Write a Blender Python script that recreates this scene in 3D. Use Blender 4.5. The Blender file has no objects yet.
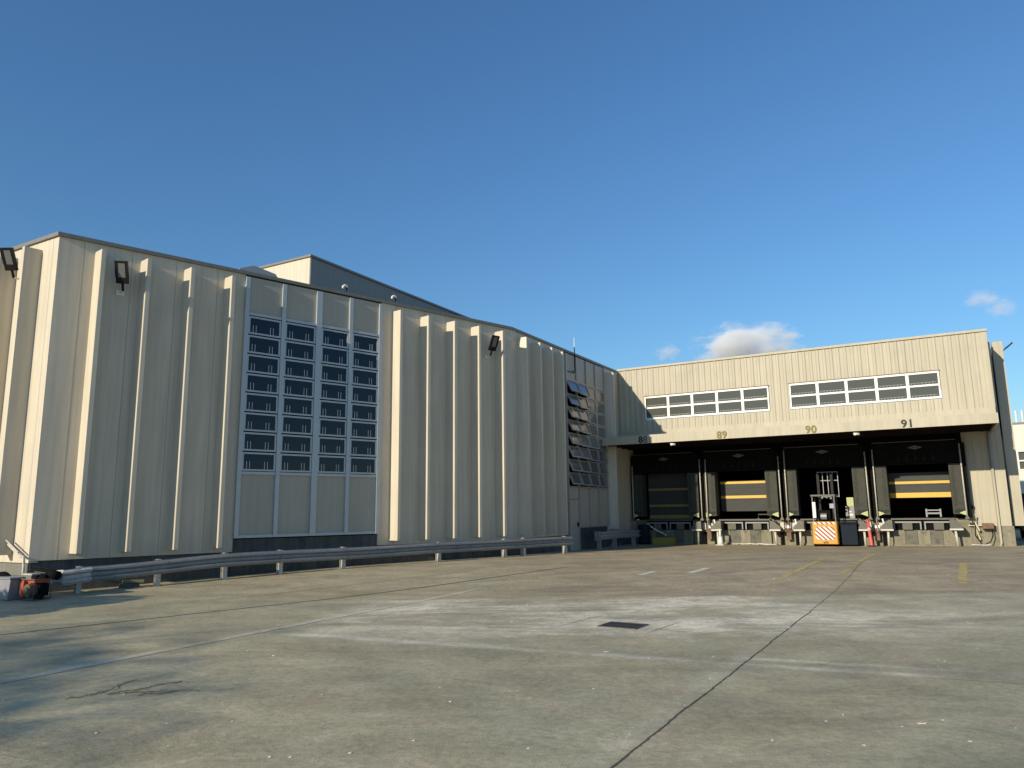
import bpy, bmesh, math, random
from mathutils import Matrix, Vector
random.seed(7)
sc = bpy.context.scene
COL = sc.collection
PI = math.pi
rad = math.radians

# ------------------------------------------------------------------ materials
def mat(name, color=(.5, .5, .5), rough=.6, metal=0., spec=.5, var=.0, vscale=3., streak=0., bump=0., bscale=40., emit=None, dirt=0.):
    m = bpy.data.materials.new(name); m.use_nodes = True
    nt = m.node_tree; N = nt.nodes; L = nt.links
    b = N['Principled BSDF']
    b.inputs['Base Color'].default_value = (*color, 1)
    b.inputs['Roughness'].default_value = rough
    b.inputs['Metallic'].default_value = metal
    b.inputs['Specular IOR Level'].default_value = spec
    tc = N.new('ShaderNodeTexCoord')
    if var or streak or dirt:
        mp = N.new('ShaderNodeMapping'); L.new(tc.outputs['Object'], mp.inputs[0])
        nz = N.new('ShaderNodeTexNoise'); nz.inputs['Scale'].default_value = vscale; nz.inputs['Detail'].default_value = 6
        nz.inputs['Roughness'].default_value = .65
        L.new(mp.outputs[0], nz.inputs['Vector'])
        cr = N.new('ShaderNodeMapRange'); cr.inputs[1].default_value = .3; cr.inputs[2].default_value = .7
        cr.inputs[3].default_value = 1 - var; cr.inputs[4].default_value = 1 + var
        L.new(nz.outputs['Fac'], cr.inputs[0])
        out = cr.outputs[0]
        if streak:
            mp2 = N.new('ShaderNodeMapping'); mp2.inputs['Scale'].default_value = (6, 6, .25); L.new(tc.outputs['Object'], mp2.inputs[0])
            n2 = N.new('ShaderNodeTexNoise'); n2.inputs['Scale'].default_value = 1.6; n2.inputs['Detail'].default_value = 5
            L.new(mp2.outputs[0], n2.inputs['Vector'])
            c2 = N.new('ShaderNodeMapRange'); c2.inputs[1].default_value = .35; c2.inputs[2].default_value = .7
            c2.inputs[3].default_value = 1; c2.inputs[4].default_value = 1 - streak
            L.new(n2.outputs['Fac'], c2.inputs[0])
            mu = N.new('ShaderNodeMath'); mu.operation = 'MULTIPLY'; L.new(out, mu.inputs[0]); L.new(c2.outputs[0], mu.inputs[1]); out = mu.outputs[0]
        if dirt:
            n3 = N.new('ShaderNodeTexNoise'); n3.inputs['Scale'].default_value = vscale * 2.3; n3.inputs['Detail'].default_value = 8
            L.new(tc.outputs['Object'], n3.inputs['Vector'])
            c3 = N.new('ShaderNodeMapRange'); c3.inputs[1].default_value = .55; c3.inputs[2].default_value = .72
            c3.inputs[3].default_value = 1; c3.inputs[4].default_value = 1 - dirt
            L.new(n3.outputs['Fac'], c3.inputs[0])
            mu = N.new('ShaderNodeMath'); mu.operation = 'MULTIPLY'; L.new(out, mu.inputs[0]); L.new(c3.outputs[0], mu.inputs[1]); out = mu.outputs[0]
        sc_ = N.new('ShaderNodeVectorMath'); sc_.operation = 'SCALE'; sc_.inputs[0].default_value = color
        L.new(out, sc_.inputs['Scale']); L.new(sc_.outputs[0], b.inputs['Base Color'])
    if bump:
        nb = N.new('ShaderNodeTexNoise'); nb.inputs['Scale'].default_value = bscale; nb.inputs['Detail'].default_value = 4
        L.new(tc.outputs['Object'], nb.inputs['Vector'])
        bp = N.new('ShaderNodeBump'); bp.inputs['Strength'].default_value = bump; bp.inputs['Distance'].default_value = .02
        L.new(nb.outputs['Fac'], bp.inputs['Height']); L.new(bp.outputs[0], b.inputs['Normal'])
    if emit:
        b.inputs['Emission Color'].default_value = (*emit[:3], 1); b.inputs['Emission Strength'].default_value = emit[3]
    return m

M = {}
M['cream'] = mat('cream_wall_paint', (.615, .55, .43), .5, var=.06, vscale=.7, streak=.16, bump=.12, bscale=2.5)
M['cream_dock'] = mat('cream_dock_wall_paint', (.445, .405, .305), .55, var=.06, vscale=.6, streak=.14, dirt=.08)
M['cream_dark'] = mat('cream_coping_metal', (.20, .19, .165), .5, var=.06, vscale=1.2, streak=.15)
M['panel'] = mat('bay_panel_grey_cream', (.42, .385, .31), .5, var=.05, vscale=1.1, streak=.08)
M['alu'] = mat('pale_blue_aluminium', (.46, .49, .50), .4, metal=.25, var=.05, vscale=5)
M['alu_dark'] = mat('weathered_aluminium', (.36, .37, .37), .45, metal=.3, var=.08, vscale=5)
M['white'] = mat('white_frame_paint', (.74, .73, .69), .4, var=.04, vscale=6)
M['whitepole'] = mat('white_pole_paint', (.52, .50, .43), .45, var=.10, vscale=9, dirt=.35)
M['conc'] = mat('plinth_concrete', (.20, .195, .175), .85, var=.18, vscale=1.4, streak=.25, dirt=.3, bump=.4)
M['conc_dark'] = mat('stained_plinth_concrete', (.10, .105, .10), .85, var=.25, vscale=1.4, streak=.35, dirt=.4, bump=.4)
M['dock_conc'] = mat('dock_concrete', (.235, .217, .155), .85, var=.16, vscale=2.5, streak=.2, dirt=.4, bump=.4)
M['dock_conc_grey'] = mat('dock_concrete_grey', (.135, .132, .105), .85, var=.16, vscale=2.5, dirt=.4, bump=.4)
M['roof'] = mat('roof_membrane', (.22, .22, .21), .8, var=.12)
M['block'] = mat('monitor_side_grey', (.22, .24, .23), .6, var=.05, streak=.08)
M['galv'] = mat('galvanised_steel', (.24, .25, .26), .5, metal=.35, var=.12, vscale=4, dirt=.25)
M['galv_end'] = mat('pale_galvanised_steel', (.50, .48, .43), .5, metal=.2, var=.15, vscale=7, dirt=.3)
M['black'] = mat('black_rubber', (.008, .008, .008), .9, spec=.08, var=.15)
M['black_metal'] = mat('black_painted_metal', (.010, .010, .011), .5, spec=.2)
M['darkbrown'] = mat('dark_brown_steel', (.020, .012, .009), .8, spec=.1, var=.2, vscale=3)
M['interior'] = mat('dark_interior', (.010, .010, .010), .9, spec=.05)
M['pad'] = mat('grey_quilted_vinyl', (.060, .062, .053), .75, spec=.2, var=.12, vscale=4, dirt=.2)
M['doorpanel'] = mat('grey_door_panel', (.062, .066, .062), .7, spec=.2, var=.08, vscale=2)
M['yellow_shaded'] = mat('shaded_yellow_stripe_paint', (.30, .22, .06), .6, var=.15, vscale=6)  # yellow stripe colour darkened to carry the deep shade on one door
M['palepipe'] = mat('pale_yellow_pipe_paint', (.55, .50, .30), .5, var=.1, vscale=8)
M['joint'] = mat('panel_joint_sealant', (.37, .335, .265), .8)
M['strapdark'] = mat('dark_strap', (.035, .035, .034), .8, spec=.1)
M['badge'] = mat('dull_badge_grey', (.14, .145, .15), .6)
M['grate'] = mat('dark_cast_iron', (.10, .088, .075), .6, metal=.3, var=.2, vscale=20)
M['yellow'] = mat('yellow_stripe_paint', (.66, .40, .05), .5, var=.08, vscale=6)
M['yellowgreen'] = mat('yellow_green_reflector', (.42, .45, .20), .5, var=.1, vscale=9)
M['forkyellow'] = mat('forklift_yellow_paint', (.56, .30, .045), .35, var=.06, vscale=6, dirt=.2)
M['red'] = mat('red_paint', (.60, .07, .06), .4, var=.08, vscale=8)
M['redfaded'] = mat('faded_red_plastic', (.62, .10, .09), .5, var=.1, vscale=8)
M['orange'] = mat('orange_red_paint', (.45, .09, .04), .4, var=.08, vscale=8)
M['steel'] = mat('worn_steel', (.10, .096, .082), .5, metal=.4, var=.2, vscale=8, dirt=.4)
M['rust'] = mat('rusty_steel', (.16, .09, .06), .7, var=.25, vscale=8)
M['bluebin'] = mat('dark_blue_plastic', (.010, .016, .028), .7, spec=.2, var=.1)
M['greyplastic'] = mat('grey_plastic', (.24, .245, .26), .5, var=.08, vscale=6)
M['crate'] = mat('olive_yellow_plastic', (.34, .26, .04), .5, var=.12, vscale=9)
M['pallet'] = mat('grey_pallet_wood', (.13, .13, .12), .8, var=.25, vscale=8)
M['olive'] = mat('faded_olive_paint', (.20, .17, .035), .6)
M['numblack'] = mat('black_number_paint', (.02, .018, .015), .6)
M['numgrey'] = mat('worn_grey_number_paint', (.16, .15, .12), .6)
M['lens'] = mat('frosted_lamp_glass', (.15, .155, .155), .35)
M['leaf'] = mat('leaf_green', (.06, .09, .03), .6, var=.3, vscale=2)
M['bark'] = mat('bark_brown', (.12, .09, .06), .9, var=.3, vscale=6)
M['grass'] = mat('dry_green_weed', (.17, .18, .10), .7, var=.3, vscale=9)
M['paper'] = mat('white_paper', (.75, .74, .70), .8)
M['farwhite'] = mat('far_wall_paint', (.66, .63, .54), .6, var=.04)
M['paintyellow'] = mat('worn_yellow_road_paint', (.52, .40, .15), .8, var=.2, vscale=6, dirt=.5)
M['paintwhite'] = mat('worn_white_road_paint', (.68, .64, .54), .8, var=.1, vscale=6, dirt=.3)

def glass(name, tint, refl=.5, rough=.04, wav=.02):
    m = mat(name, tint, rough, spec=refl)
    nt = m.node_tree; N = nt.nodes; L = nt.links; b = N['Principled BSDF']
    tc = N.new('ShaderNodeTexCoord'); nb = N.new('ShaderNodeTexNoise'); nb.inputs['Scale'].default_value = 1.3
    L.new(tc.outputs['Object'], nb.inputs['Vector'])
    bp = N.new('ShaderNodeBump'); bp.inputs['Strength'].default_value = .5; bp.inputs['Distance'].default_value = wav
    L.new(nb.outputs['Fac'], bp.inputs['Height']); L.new(bp.outputs[0], b.inputs['Normal'])
    return m
M['glass_navy'] = glass('dark_navy_glass', (.012, .022, .038), .35)
M['glass_grey'] = glass('grey_glass', (.085, .09, .075), .35)
M['glass_open'] = glass('pale_grey_awning_glass', (.14, .14, .13), .9, .12)  # lighter grey base and stronger reflection than the other panes

# hatch for the back of the forklift
def hatch_mat():
    m = mat('red_white_hatch', (.7, .6, .5), .5)
    nt = m.node_tree; N = nt.nodes; L = nt.links; b = N['Principled BSDF']
    tc = N.new('ShaderNodeTexCoord'); sp = N.new('ShaderNodeSeparateXYZ'); L.new(tc.outputs['Object'], sp.inputs[0])
    a = N.new('ShaderNodeMath'); a.operation = 'ADD'; L.new(sp.outputs[0], a.inputs[0]); L.new(sp.outputs[2], a.inputs[1])
    f = N.new('ShaderNodeMath'); f.operation = 'MULTIPLY'; f.inputs[1].default_value = 1 / .175; L.new(a.outputs[0], f.inputs[0])
    g = N.new('ShaderNodeMath'); g.operation = 'FRACT'; L.new(f.outputs[0], g.inputs[0])
    h = N.new('ShaderNodeMath'); h.operation = 'GREATER_THAN'; h.inputs[1].default_value = .5; L.new(g.outputs[0], h.inputs[0])
    mx = N.new('ShaderNodeMix'); mx.data_type = 'RGBA'; mx.inputs[6].default_value = (.80, .74, .64, 1); mx.inputs[7].default_value = (.30, .06, .045, 1)
    L.new(h.outputs[0], mx.inputs[0]); L.new(mx.outputs[2], b.inputs['Base Color'])
    return m
M['hatch'] = hatch_mat()

# ------------------------------------------------------------------ mesh builder
class MB:
    def __init__(s): s.v = []; s.f = []
    def add(s, vs, fs):
        o = len(s.v); s.v += [tuple(v) for v in vs]; s.f += [tuple(i + o for i in f) for f in fs]; return s
    def box(s, x0, x1, y0, y1, z0, z1):
        return s.add([(x0, y0, z0), (x1, y0, z0), (x1, y1, z0), (x0, y1, z0), (x0, y0, z1), (x1, y0, z1), (x1, y1, z1), (x0, y1, z1)],
                     [(0, 3, 2, 1), (4, 5, 6, 7), (0, 1, 5, 4), (1, 2, 6, 5), (2, 3, 7, 6), (3, 0, 4, 7)])
    def prism(s, poly, z0, z1):                 # poly counter-clockwise from above
        n = len(poly)
        vs = [(p[0], p[1], z0) for p in poly] + [(p[0], p[1], z1) for p in poly]
        fs = [tuple(range(n - 1, -1, -1)), tuple(range(n, 2 * n))] + [(i, (i + 1) % n, n + (i + 1) % n, n + i) for i in range(n)]
        return s.add(vs, fs)
    def prismy(s, poly, y0, y1):                # poly in (x, z)
        n = len(poly)
        vs = [(p[0], y0, p[1]) for p in poly] + [(p[0], y1, p[1]) for p in poly]
        fs = [tuple(range(n)), tuple(range(2 * n - 1, n - 1, -1))] + [((i + 1) % n, i, n + i, n + (i + 1) % n) for i in range(n)]
        return s.add(vs, fs)
    def prismx(s, poly, x0, x1):                # poly in (y, z)
        n = len(poly)
        vs = [(x0, p[0], p[1]) for p in poly] + [(x1, p[0], p[1]) for p in poly]
        fs = [tuple(range(n)), tuple(range(2 * n - 1, n - 1, -1))] + [((i + 1) % n, i, n + i, n + (i + 1) % n) for i in range(n)]
        return s.add(vs, fs)
    def tube(s, pts, r, n=8, r1=None):
        pts = [Vector(p) for p in pts]; rings = []
        for i, p in enumerate(pts):
            d = (pts[min(i + 1, len(pts) - 1)] - pts[max(i - 1, 0)]).normalized()
            a = d.cross(Vector((0, 0, 1)))
            if a.length < .05: a = d.cross(Vector((1, 0, 0)))
            a.normalize(); b = d.cross(a)
            rr = r if r1 is None else r + (r1 - r) * i / (len(pts) - 1)
            rings.append([p + (a * math.cos(t) + b * math.sin(t)) * rr for t in [2 * PI * k / n for k in range(n)]])
        vs = [v for q in rings for v in q]; fs = []
        for i in range(len(pts) - 1):
            for k in range(n):
                fs.append((i * n + k, i * n + (k + 1) % n, (i + 1) * n + (k + 1) % n, (i + 1) * n + k))
        fs.append(tuple(range(n - 1, -1, -1))); fs.append(tuple((len(pts) - 1) * n + k for k in range(n)))
        return s.add(vs, fs)
    def cyl(s, x, y, z0, z1, r, n=20, r1=None): return s.tube([(x, y, z0), (x, y, z1)], r, n, r1)
    def mesh(s, name, m, bevel=0, smooth=False):
        me = bpy.data.meshes.new(name); me.from_pydata(s.v, [], s.f); me.update()
        bm = bmesh.new(); bm.from_mesh(me); bmesh.ops.recalc_face_normals(bm, faces=bm.faces)
        if bevel:
            bmesh.ops.bevel(bm, geom=[e for e in bm.edges if len(e.link_faces) == 2 and e.calc_face_angle(0) > .5], offset=bevel, segments=2, affect='EDGES', profile=.6)
        bm.to_mesh(me); bm.free()
        if smooth:
            for p in me.polygons: p.use_smooth = True
        me.materials.append(M[m] if isinstance(m, str) else m)
        return me

WM = {}
def frame(x, y, a, z=0): return Matrix.Translation((x, y, z)) @ Matrix.Rotation(a, 4, 'Z')
def loc(F, x, y, z): return F @ Matrix.Translation((x, y, z))
def place(o, Mw, parent=None):
    COL.objects.link(o)
    WM[o] = Mw
    if parent is not None:
        o.parent = parent; o.matrix_local = WM[parent].inverted() @ Mw
    else: o.matrix_local = Mw
    return o
def tag(o, label, cat, group=None, kind=None):
    if label: o['label'] = label
    if cat: o['category'] = cat
    if group: o['group'] = group
    if kind: o['kind'] = kind
    return o
def thing(name, Mw, label, cat, group=None):
    o = bpy.data.objects.new(name, None); o.empty_display_size = .2
    place(o, Mw); return tag(o, label, cat, group)
def part(name, mb, m, parent, Mw=None, bevel=0, smooth=False):
    me = mb.mesh(name, m, bevel, smooth) if isinstance(mb, MB) else mb
    o = bpy.data.objects.new(name, me)
    return place(o, Mw if Mw is not None else WM[parent], parent)
def single(name, mb, m, Mw, label, cat, group=None, kind=None, bevel=0, smooth=False):
    me = mb.mesh(name, m, bevel, smooth) if isinstance(mb, MB) else mb
    o = bpy.data.objects.new(name, me); place(o, Mw); return tag(o, label, cat, group, kind)
def struct(name, mb, m, Mw=Matrix.Identity(4), smooth=False):
    o = bpy.data.objects.new(name, mb.mesh(name, m, 0, smooth)); place(o, Mw); o['kind'] = 'structure'; return o
def copy_tree(o, Mw, parent=None):
    c = o.copy(); COL.objects.link(c); WM[c] = Mw
    if parent is not None: c.parent = parent; c.matrix_local = WM[parent].inverted() @ Mw
    else: c.matrix_local = Mw
    for ch in list(o.children): copy_tree(ch, Mw @ (WM[o].inverted() @ WM[ch]), c)
    return c

# ------------------------------------------------------------------ frames (local x along the wall, -y out of the wall, z up)
aF, a1 = rad(-29.6), rad(42.28); a3 = aF + PI / 2
nF = Vector((.49394, .86949)); uF = Vector((.86949, -.49394))
D0 = Vector((11.9497, 31.7156))
FD = frame(D0.x, D0.y, aF)                                   # dock wall line
ic = Vector((4.87746, 33.77803)); FU = FD                     # everything of the dock wing is written in FD
b0 = Vector((-.01108, 25.17264)); F1 = frame(b0.x, b0.y, a1)
F3 = frame(ic.x, ic.y, a3)
p0 = Vector((-10.18128, 15.92496)); FL = frame(p0.x, p0.y, aF)
def ss(a, b, x):
    t = min(1, max(0, (x - a) / (b - a))); return t * t * (3 - 2 * t)
def G(x, y): return .17 * ss(14.5, 21.5, y) - .09 * ss(25, 31, y)
def gz(F, x, y):
    p = F @ Vector((x, y, 0)); return G(p.x, p.y)

# ------------------------------------------------------------------ ground
def build_ground():
    xs = [-600, -300, -150, -80, -50, -35] + [-25 + i for i in range(61)] + [40, 50, 80, 150, 300, 600]
    ys = [-400, -150, -60, -25, -10, 0, 4, 8, 11, 13] + [14 + .5 * i for i in range(44)] + [37, 40, 50, 80, 150, 300, 700]
    mb = MB(); nx = len(xs)
    for y in ys:
        for x in xs: mb.v.append((x, y, G(x, y)))
    for j in range(len(ys) - 1):
        for i in range(nx - 1): mb.f.append((j * nx + i, j * nx + i + 1, (j + 1) * nx + i + 1, (j + 1) * nx + i))
    m = bpy.data.materials.new('yard_concrete'); m.use_nodes = True
    nt = m.node_tree; N = nt.nodes; L = nt.links; b = N['Principled BSDF']
    tc = N.new('ShaderNodeTexCoord'); P = tc.outputs['Object']
    def mth(op, a, b_=None, c=None, clamp=False):
        n = N.new('ShaderNodeMath'); n.operation = op; n.use_clamp = clamp
        for i, q in enumerate((a, b_, c)):
            if q is None: continue
            if isinstance(q, (int, float)): n.inputs[i].default_value = q
            else: L.new(q, n.inputs[i])
        return n.outputs[0]
    def noise(scale, detail=6, rough=.6, sx=1, sy=1, rot=0, dist=0, off=0):
        mp = N.new('ShaderNodeMapping'); mp.inputs['Scale'].default_value = (sx, sy, 1); mp.inputs['Rotation'].default_value = (0, 0, rot); mp.inputs['Location'].default_value = (off, off * .7, 0)
        L.new(P, mp.inputs[0]); n = N.new('ShaderNodeTexNoise'); n.inputs['Scale'].default_value = scale
        n.inputs['Detail'].default_value = detail; n.inputs['Roughness'].default_value = rough; n.inputs['Distortion'].default_value = dist
        L.new(mp.outputs[0], n.inputs['Vector']); return n.outputs['Fac']
    def rng(v, a, b_, c, d, smooth=True):
        n = N.new('ShaderNodeMapRange'); n.interpolation_type = 'SMOOTHSTEP' if smooth else 'LINEAR'
        for i, q in enumerate((a, b_, c, d)): n.inputs[i + 1].default_value = q
        L.new(v, n.inputs[0]); return n.outputs[0]
    sp = N.new('ShaderNodeSeparateXYZ'); L.new(P, sp.inputs[0]); X, Y = sp.outputs[0], sp.outputs[1]
    wob = mth('MULTIPLY', mth('SUBTRACT', noise(1.2, 6, .6), .5), .14)
    wobf = mth('MULTIPLY', mth('SUBTRACT', noise(9, 4, .6), .5), .05)
    wob2 = mth('ADD', wob, wobf)
    def line(A, B, w, soft=.5, wv=None, ext=(0, 0)):
        d = Vector((B[0] - A[0], B[1] - A[1])); Ln = d.length; d.normalize(); n = Vector((-d.y, d.x))
        s = mth('ADD', mth('MULTIPLY', X, n.x), mth('MULTIPLY_ADD', Y, n.y, -(A[0] * n.x + A[1] * n.y)))
        if wv is not None: s = mth('ADD', s, wv)
        t = mth('ADD', mth('MULTIPLY', X, d.x), mth('MULTIPLY_ADD', Y, d.y, -(A[0] * d.x + A[1] * d.y)))
        k = rng(mth('ABSOLUTE', s), w * soft, w, 1, 0)
        e = mth('MULTIPLY', rng(t, -ext[0] - .3, -ext[0] + .3, 0, 1), rng(t, Ln + ext[1] - .3, Ln + ext[1] + .3, 1, 0))
        return mth('MULTIPLY', k, e)
    # base tone
    big = noise(.16, 5, .6, off=3.1); mid = noise(.9, 8, .7, dist=.4, off=8); fine = noise(14, 6, .75); grit = noise(90, 3, .8)
    streak = noise(1.0, 6, .65, sx=.55, sy=1.1, rot=rad(20), dist=.8)
    tone = mth('MULTIPLY', rng(big, .3, .7, .93, 1.10), rng(mid, .28, .72, .84, 1.14))
    tone = mth('MULTIPLY', tone, rng(streak, .3, .7, .86, 1.12))
    tone = mth('MULTIPLY', tone, rng(fine, .32, .68, .84, 1.16))
    tone = mth('MULTIPLY', tone, rng(grit, .3, .7, .80, 1.20))
    med = noise(4.2, 7, .72, dist=.5, off=14)
    tone = mth('MULTIPLY', tone, rng(med, .32, .68, .93, 1.07))
    # pale scoured slab in the middle distance
    pale = mth('MULTIPLY', rng(mth('ADD', Y, mth('MULTIPLY', X, .06)), 9.0, 11.0, 0, 1), rng(mth('ADD', Y, mth('MULTIPLY', wob, 4)), 14.15, 14.45, 1, 0))
    pale = mth('MULTIPLY', pale, rng(X, -3.6, -1.6, 0, 1)); pale = mth('MULTIPLY', pale, rng(X, 3.5, 7.5, 1, .25))
    pale = mth('MULTIPLY', pale, rng(noise(.8, 8, .72, sx=.45, sy=1.25, dist=.6, off=1.7), .40, .58, .10, 1))
    pale = mth('MULTIPLY', pale, rng(noise(3.4, 8, .75, off=51), .36, .58, .45, 1))
    # tyre-darkened, browner apron beyond
    apron = rng(mth('ADD', Y, mth('MULTIPLY', wob, 4)), 14.15, 14.6, 0, 1); apron = mth('MULTIPLY', apron, rng(X, -1.5, 1.5, .25, 1))
    tyre = mth('MULTIPLY', apron, rng(noise(.9, 5, .6, sx=.25, sy=1.1, rot=rad(-6), off=5), .48, .66, 0, 1))
    def mix(f, c1, c2):
        n = N.new('ShaderNodeMix'); n.data_type = 'RGBA'
        if isinstance(f, float): n.inputs[0].default_value = f
        else: L.new(f, n.inputs[0])
        for i, c in ((6, c1), (7, c2)):
            if isinstance(c, tuple): n.inputs[i].default_value = (*c, 1)
            else: L.new(c, n.inputs[i])
        return n.outputs[2]
    hue = rng(noise(.5, 4, .6, off=11), .35, .65, 0, 1)
    c = mix(hue, (.445, .382, .235), (.425, .385, .248))
    pink = mth('MULTIPLY', rng(noise(1.1, 6, .7, off=21), .52, .70, 0, .55), 1.0)
    c = mix(pink, c, (.47, .35, .25))
    c = mix(mth('MULTIPLY', apron, .75), c, (.43, .34, .215))
    c = mix(mth('MULTIPLY', pale, .85), c, (.88, .77, .58))
    c = mix(mth('MULTIPLY', tyre, .34), c, (.20, .165, .125))
    # cement-wash lines and joints
    light = [((-3.06, 10.49), (4.0, 7.45), .13, wob2), ((-3.06, 10.49), (-.2, 9.3), .2, wob2), ((2.36, 8.5), (8, 6.3), .12, wob2), ((-5.07, 7.85), (-.72, 16.1), .13, wob), ((1.0, 11.5), (3.2, 10.7), .10, wob2)]
    for A, B, w, wv in light: c = mix(mth('MULTIPLY', mth('MULTIPLY', line(A, B, w, .2, wv), rng(mid, .3, .6, .3, 1)), .6), c, (.68, .62, .48))
    sh = Vector((-.43, .25))   # pale band beside the main joint
    c = mix(mth('MULTIPLY', line((.6 - .1, 5.1), (5.0, 12.9), .17, .1, wob2), .16), c, (.70, .64, .50))
    dark = [((.30, 4.5), (4.73, 12.25), .015, mth('MULTIPLY', wob2, .45), .9), ((4.73, 12.25), (10.6, 22.66), .022, mth('MULTIPLY', wob2, .5), .5),
            ((-7.5, 2.9), (-.72, 15.96), .022, mth('MULTIPLY', wob2, .5), .75),
            ((-8.0, 9.8), (1.41, 20.01), .060, mth('MULTIPLY', wob2, .6), .88),
            ((3.97, 7.40), (12.0, 3.9), .014, mth('MULTIPLY', wob2, .4), .7),
            ((.56, 10.82), (1.31, 11.87), .016, wobf, .75), ((1.75, 10.21), (2.35, 11.1), .016, wobf, .75),
            ((-.29, 15.0), (9.0, 13.6), .04, wob2, .22)]
    for A, B, w, wv, k in dark: c = mix(mth('MULTIPLY', line(A, B, w, .5, wv), k), c, (.055, .05, .045))
    # tyre tracks curving to the docks
    for A, B, w, k in [((-2, 16.4), (9.0, 23.5), .16, .25), ((.3, 15.6), (12, 22.3), .18, .25), ((3, 15.3), (15.5, 24.5), .14, .2), ((-7, 13.5), (-1, 19.5), .14, .3), ((-4.5, 9.3), (0.8, 8.9), .10, .14), ((2.5, 9.6), (10, 12.2), .25, .18)]:
        c = mix(mth('MULTIPLY', mth('MULTIPLY', line(A, B, w, .1, wob), rng(streak, .35, .6, .2, 1)), k), c, (.10, .085, .07))
    # oil spots, specks
    vor = N.new('ShaderNodeTexVoronoi'); vor.inputs['Scale'].default_value = 3.2; L.new(P, vor.inputs['Vector'])
    spk = mth('MULTIPLY', rng(vor.outputs['Distance'], .025, .05, 1, 0), rng(noise(.7, 3, off=31), .52, .58, 0, 1))
    c = mix(mth('MULTIPLY', spk, .85), c, (.80, .78, .70))
    vor2 = N.new('ShaderNodeTexVoronoi'); vor2.inputs['Scale'].default_value = 1.15; L.new(P, vor2.inputs['Vector'])
    sp2 = mth('MULTIPLY', rng(vor2.outputs['Distance'], .02, .13, 1, 0), rng(noise(.6, 3, off=41), .55, .62, 0, 1))
    c = mix(mth('MULTIPLY', sp2, .35), c, (.12, .11, .095))
    vs = N.new('ShaderNodeVectorMath'); vs.operation = 'SCALE'; L.new(c, vs.inputs[0]); L.new(tone, vs.inputs['Scale'])
    L.new(vs.outputs[0], b.inputs['Base Color'])
    L.new(rng(mid, .3, .7, .72, .9), b.inputs['Roughness']); b.inputs['Specular IOR Level'].default_value = .3
    bp = N.new('ShaderNodeBump'); bp.inputs['Strength'].default_value = .8; bp.inputs['Distance'].default_value = .014
    hgt = mth('ADD', mth('MULTIPLY', fine, .6), mth('MULTIPLY', grit, .35))
    L.new(hgt, bp.inputs['Height'])
    bp2 = N.new('ShaderNodeBump'); bp2.inputs['Strength'].default_value = .3; bp2.inputs['Distance'].default_value = .08
    L.new(streak, bp2.inputs['Height']); L.new(bp.outputs[0], bp2.inputs['Normal']); L.new(bp2.outputs[0], b.inputs['Normal'])
    struct('ground', mb, m, smooth=True)
build_ground()

def strip(name, A, B, w, m):
    A = Vector(A); B = Vector(B); d = (B - A); n = Vector((-d.y, d.x)).normalized() * w / 2; mb = MB(); K = 24
    for i in range(K + 1):
        p = A + d * i / K
        for s in (-1, 1):
            q = p + n * s * (1 + .12 * random.uniform(-1, 1)); mb.v.append((q.x, q.y, G(q.x, q.y) + .005))
    for i in range(K):
        if random.random() > .12 or name.startswith('white'): mb.f.append((2 * i, 2 * i + 1, 2 * i + 3, 2 * i + 2))
    struct(name, mb, m)
strip('yellow_bay_line', (5.81, 16.86), (8.82, 21.59), .16, 'paintyellow')
strip('yellow_bay_line', (7.30, 17.25), (11.6, 24.3), .16, 'paintyellow')
strip('yellow_bay_line', (9.26, 15.81), (11.66, 19.79), .17, 'paintyellow')
strip('white_bay_line', (4.22, 18.33), (4.92, 19.34), .17, 'paintwhite')
strip('white_bay_line', (2.97, 18.06), (3.45, 18.7), .15, 'paintwhite')

# drain grate
t = thing('drain_grate', frame(1.52, 10.86, rad(-32)), 'rectangular dark iron drain grate set in the concrete yard', 'drain grate')
mb = MB(); mb.box(-.29, .29, -.24, -.21, .002, .012).box(-.29, .29, .21, .24, .002, .012).box(-.29, -.26, -.21, .21, .002, .012).box(.26, .29, -.21, .21, .002, .012)
part('grate_frame', mb, 'grate', t)
mb = MB(); mb.box(-.255, .255, -.012, .012, .0035, .009)
for i in range(13): mb.box(-.245 + i * .039, -.228 + i * .039, -.205, .205, .003, .011)
part('grate_bars', mb, 'grate', t)
mb = MB(); mb.box(-.26, .26, -.21, .21, .0005, .0025); part('grate_pit', mb, 'black', t)

# ------------------------------------------------------------------ warehouse
H0, H1 = .70, 7.86
wh = thing('warehouse', frame(b0.x, b0.y, 0), 'long cream ribbed metal warehouse with two tall gridded window bays, left of the loading docks', 'warehouse')
def joints(F, x0, x1, z0, z1, step=1.02):
    x = x0 + step * .5; mb = MB()
    while x < x1 - .1: mb.box(x - .008, x + .008, -.0016, .002, z0 + .01, z1 - .01); x += step
    part('panel_joints', mb, 'joint', wh, F)
def seams(mb, x0, x1, z0, z1, step=.51):
    return
def seams_old(mb, x0, x1, z0, z1, step=.51):
    x = x0 + step * .6
    while x < x1 - .1:
        mb.box(x - .009, x + .009, -.006, .001, z0 + .02, z1 - .02); x += step
def wallseg(mb, x0, x1, z0=H0, z1=H1): mb.box(x0, x1, 0, .25, z0, z1); seams(mb, x0, x1, z0, z1)
for F, x0, x1, js in ((F1, -13.74, -9.44, 1.02), (F1, -5.26, 0, 1.05), (F3, -9.897, -5.66, 1.05), (F3, -1.70, 1.69, 1.1)):
    mb = MB(); wallseg(mb, x0, x1); part('wall', mb, 'cream', wh, F); joints(F, x0, x1, H0, H1, js)
joints(FL, -13.99, 0, .66, H1, 1.02)
mb = MB(); wallseg(mb, -14, 0, .66); part('wall', mb, 'cream', wh, FL)
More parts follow.
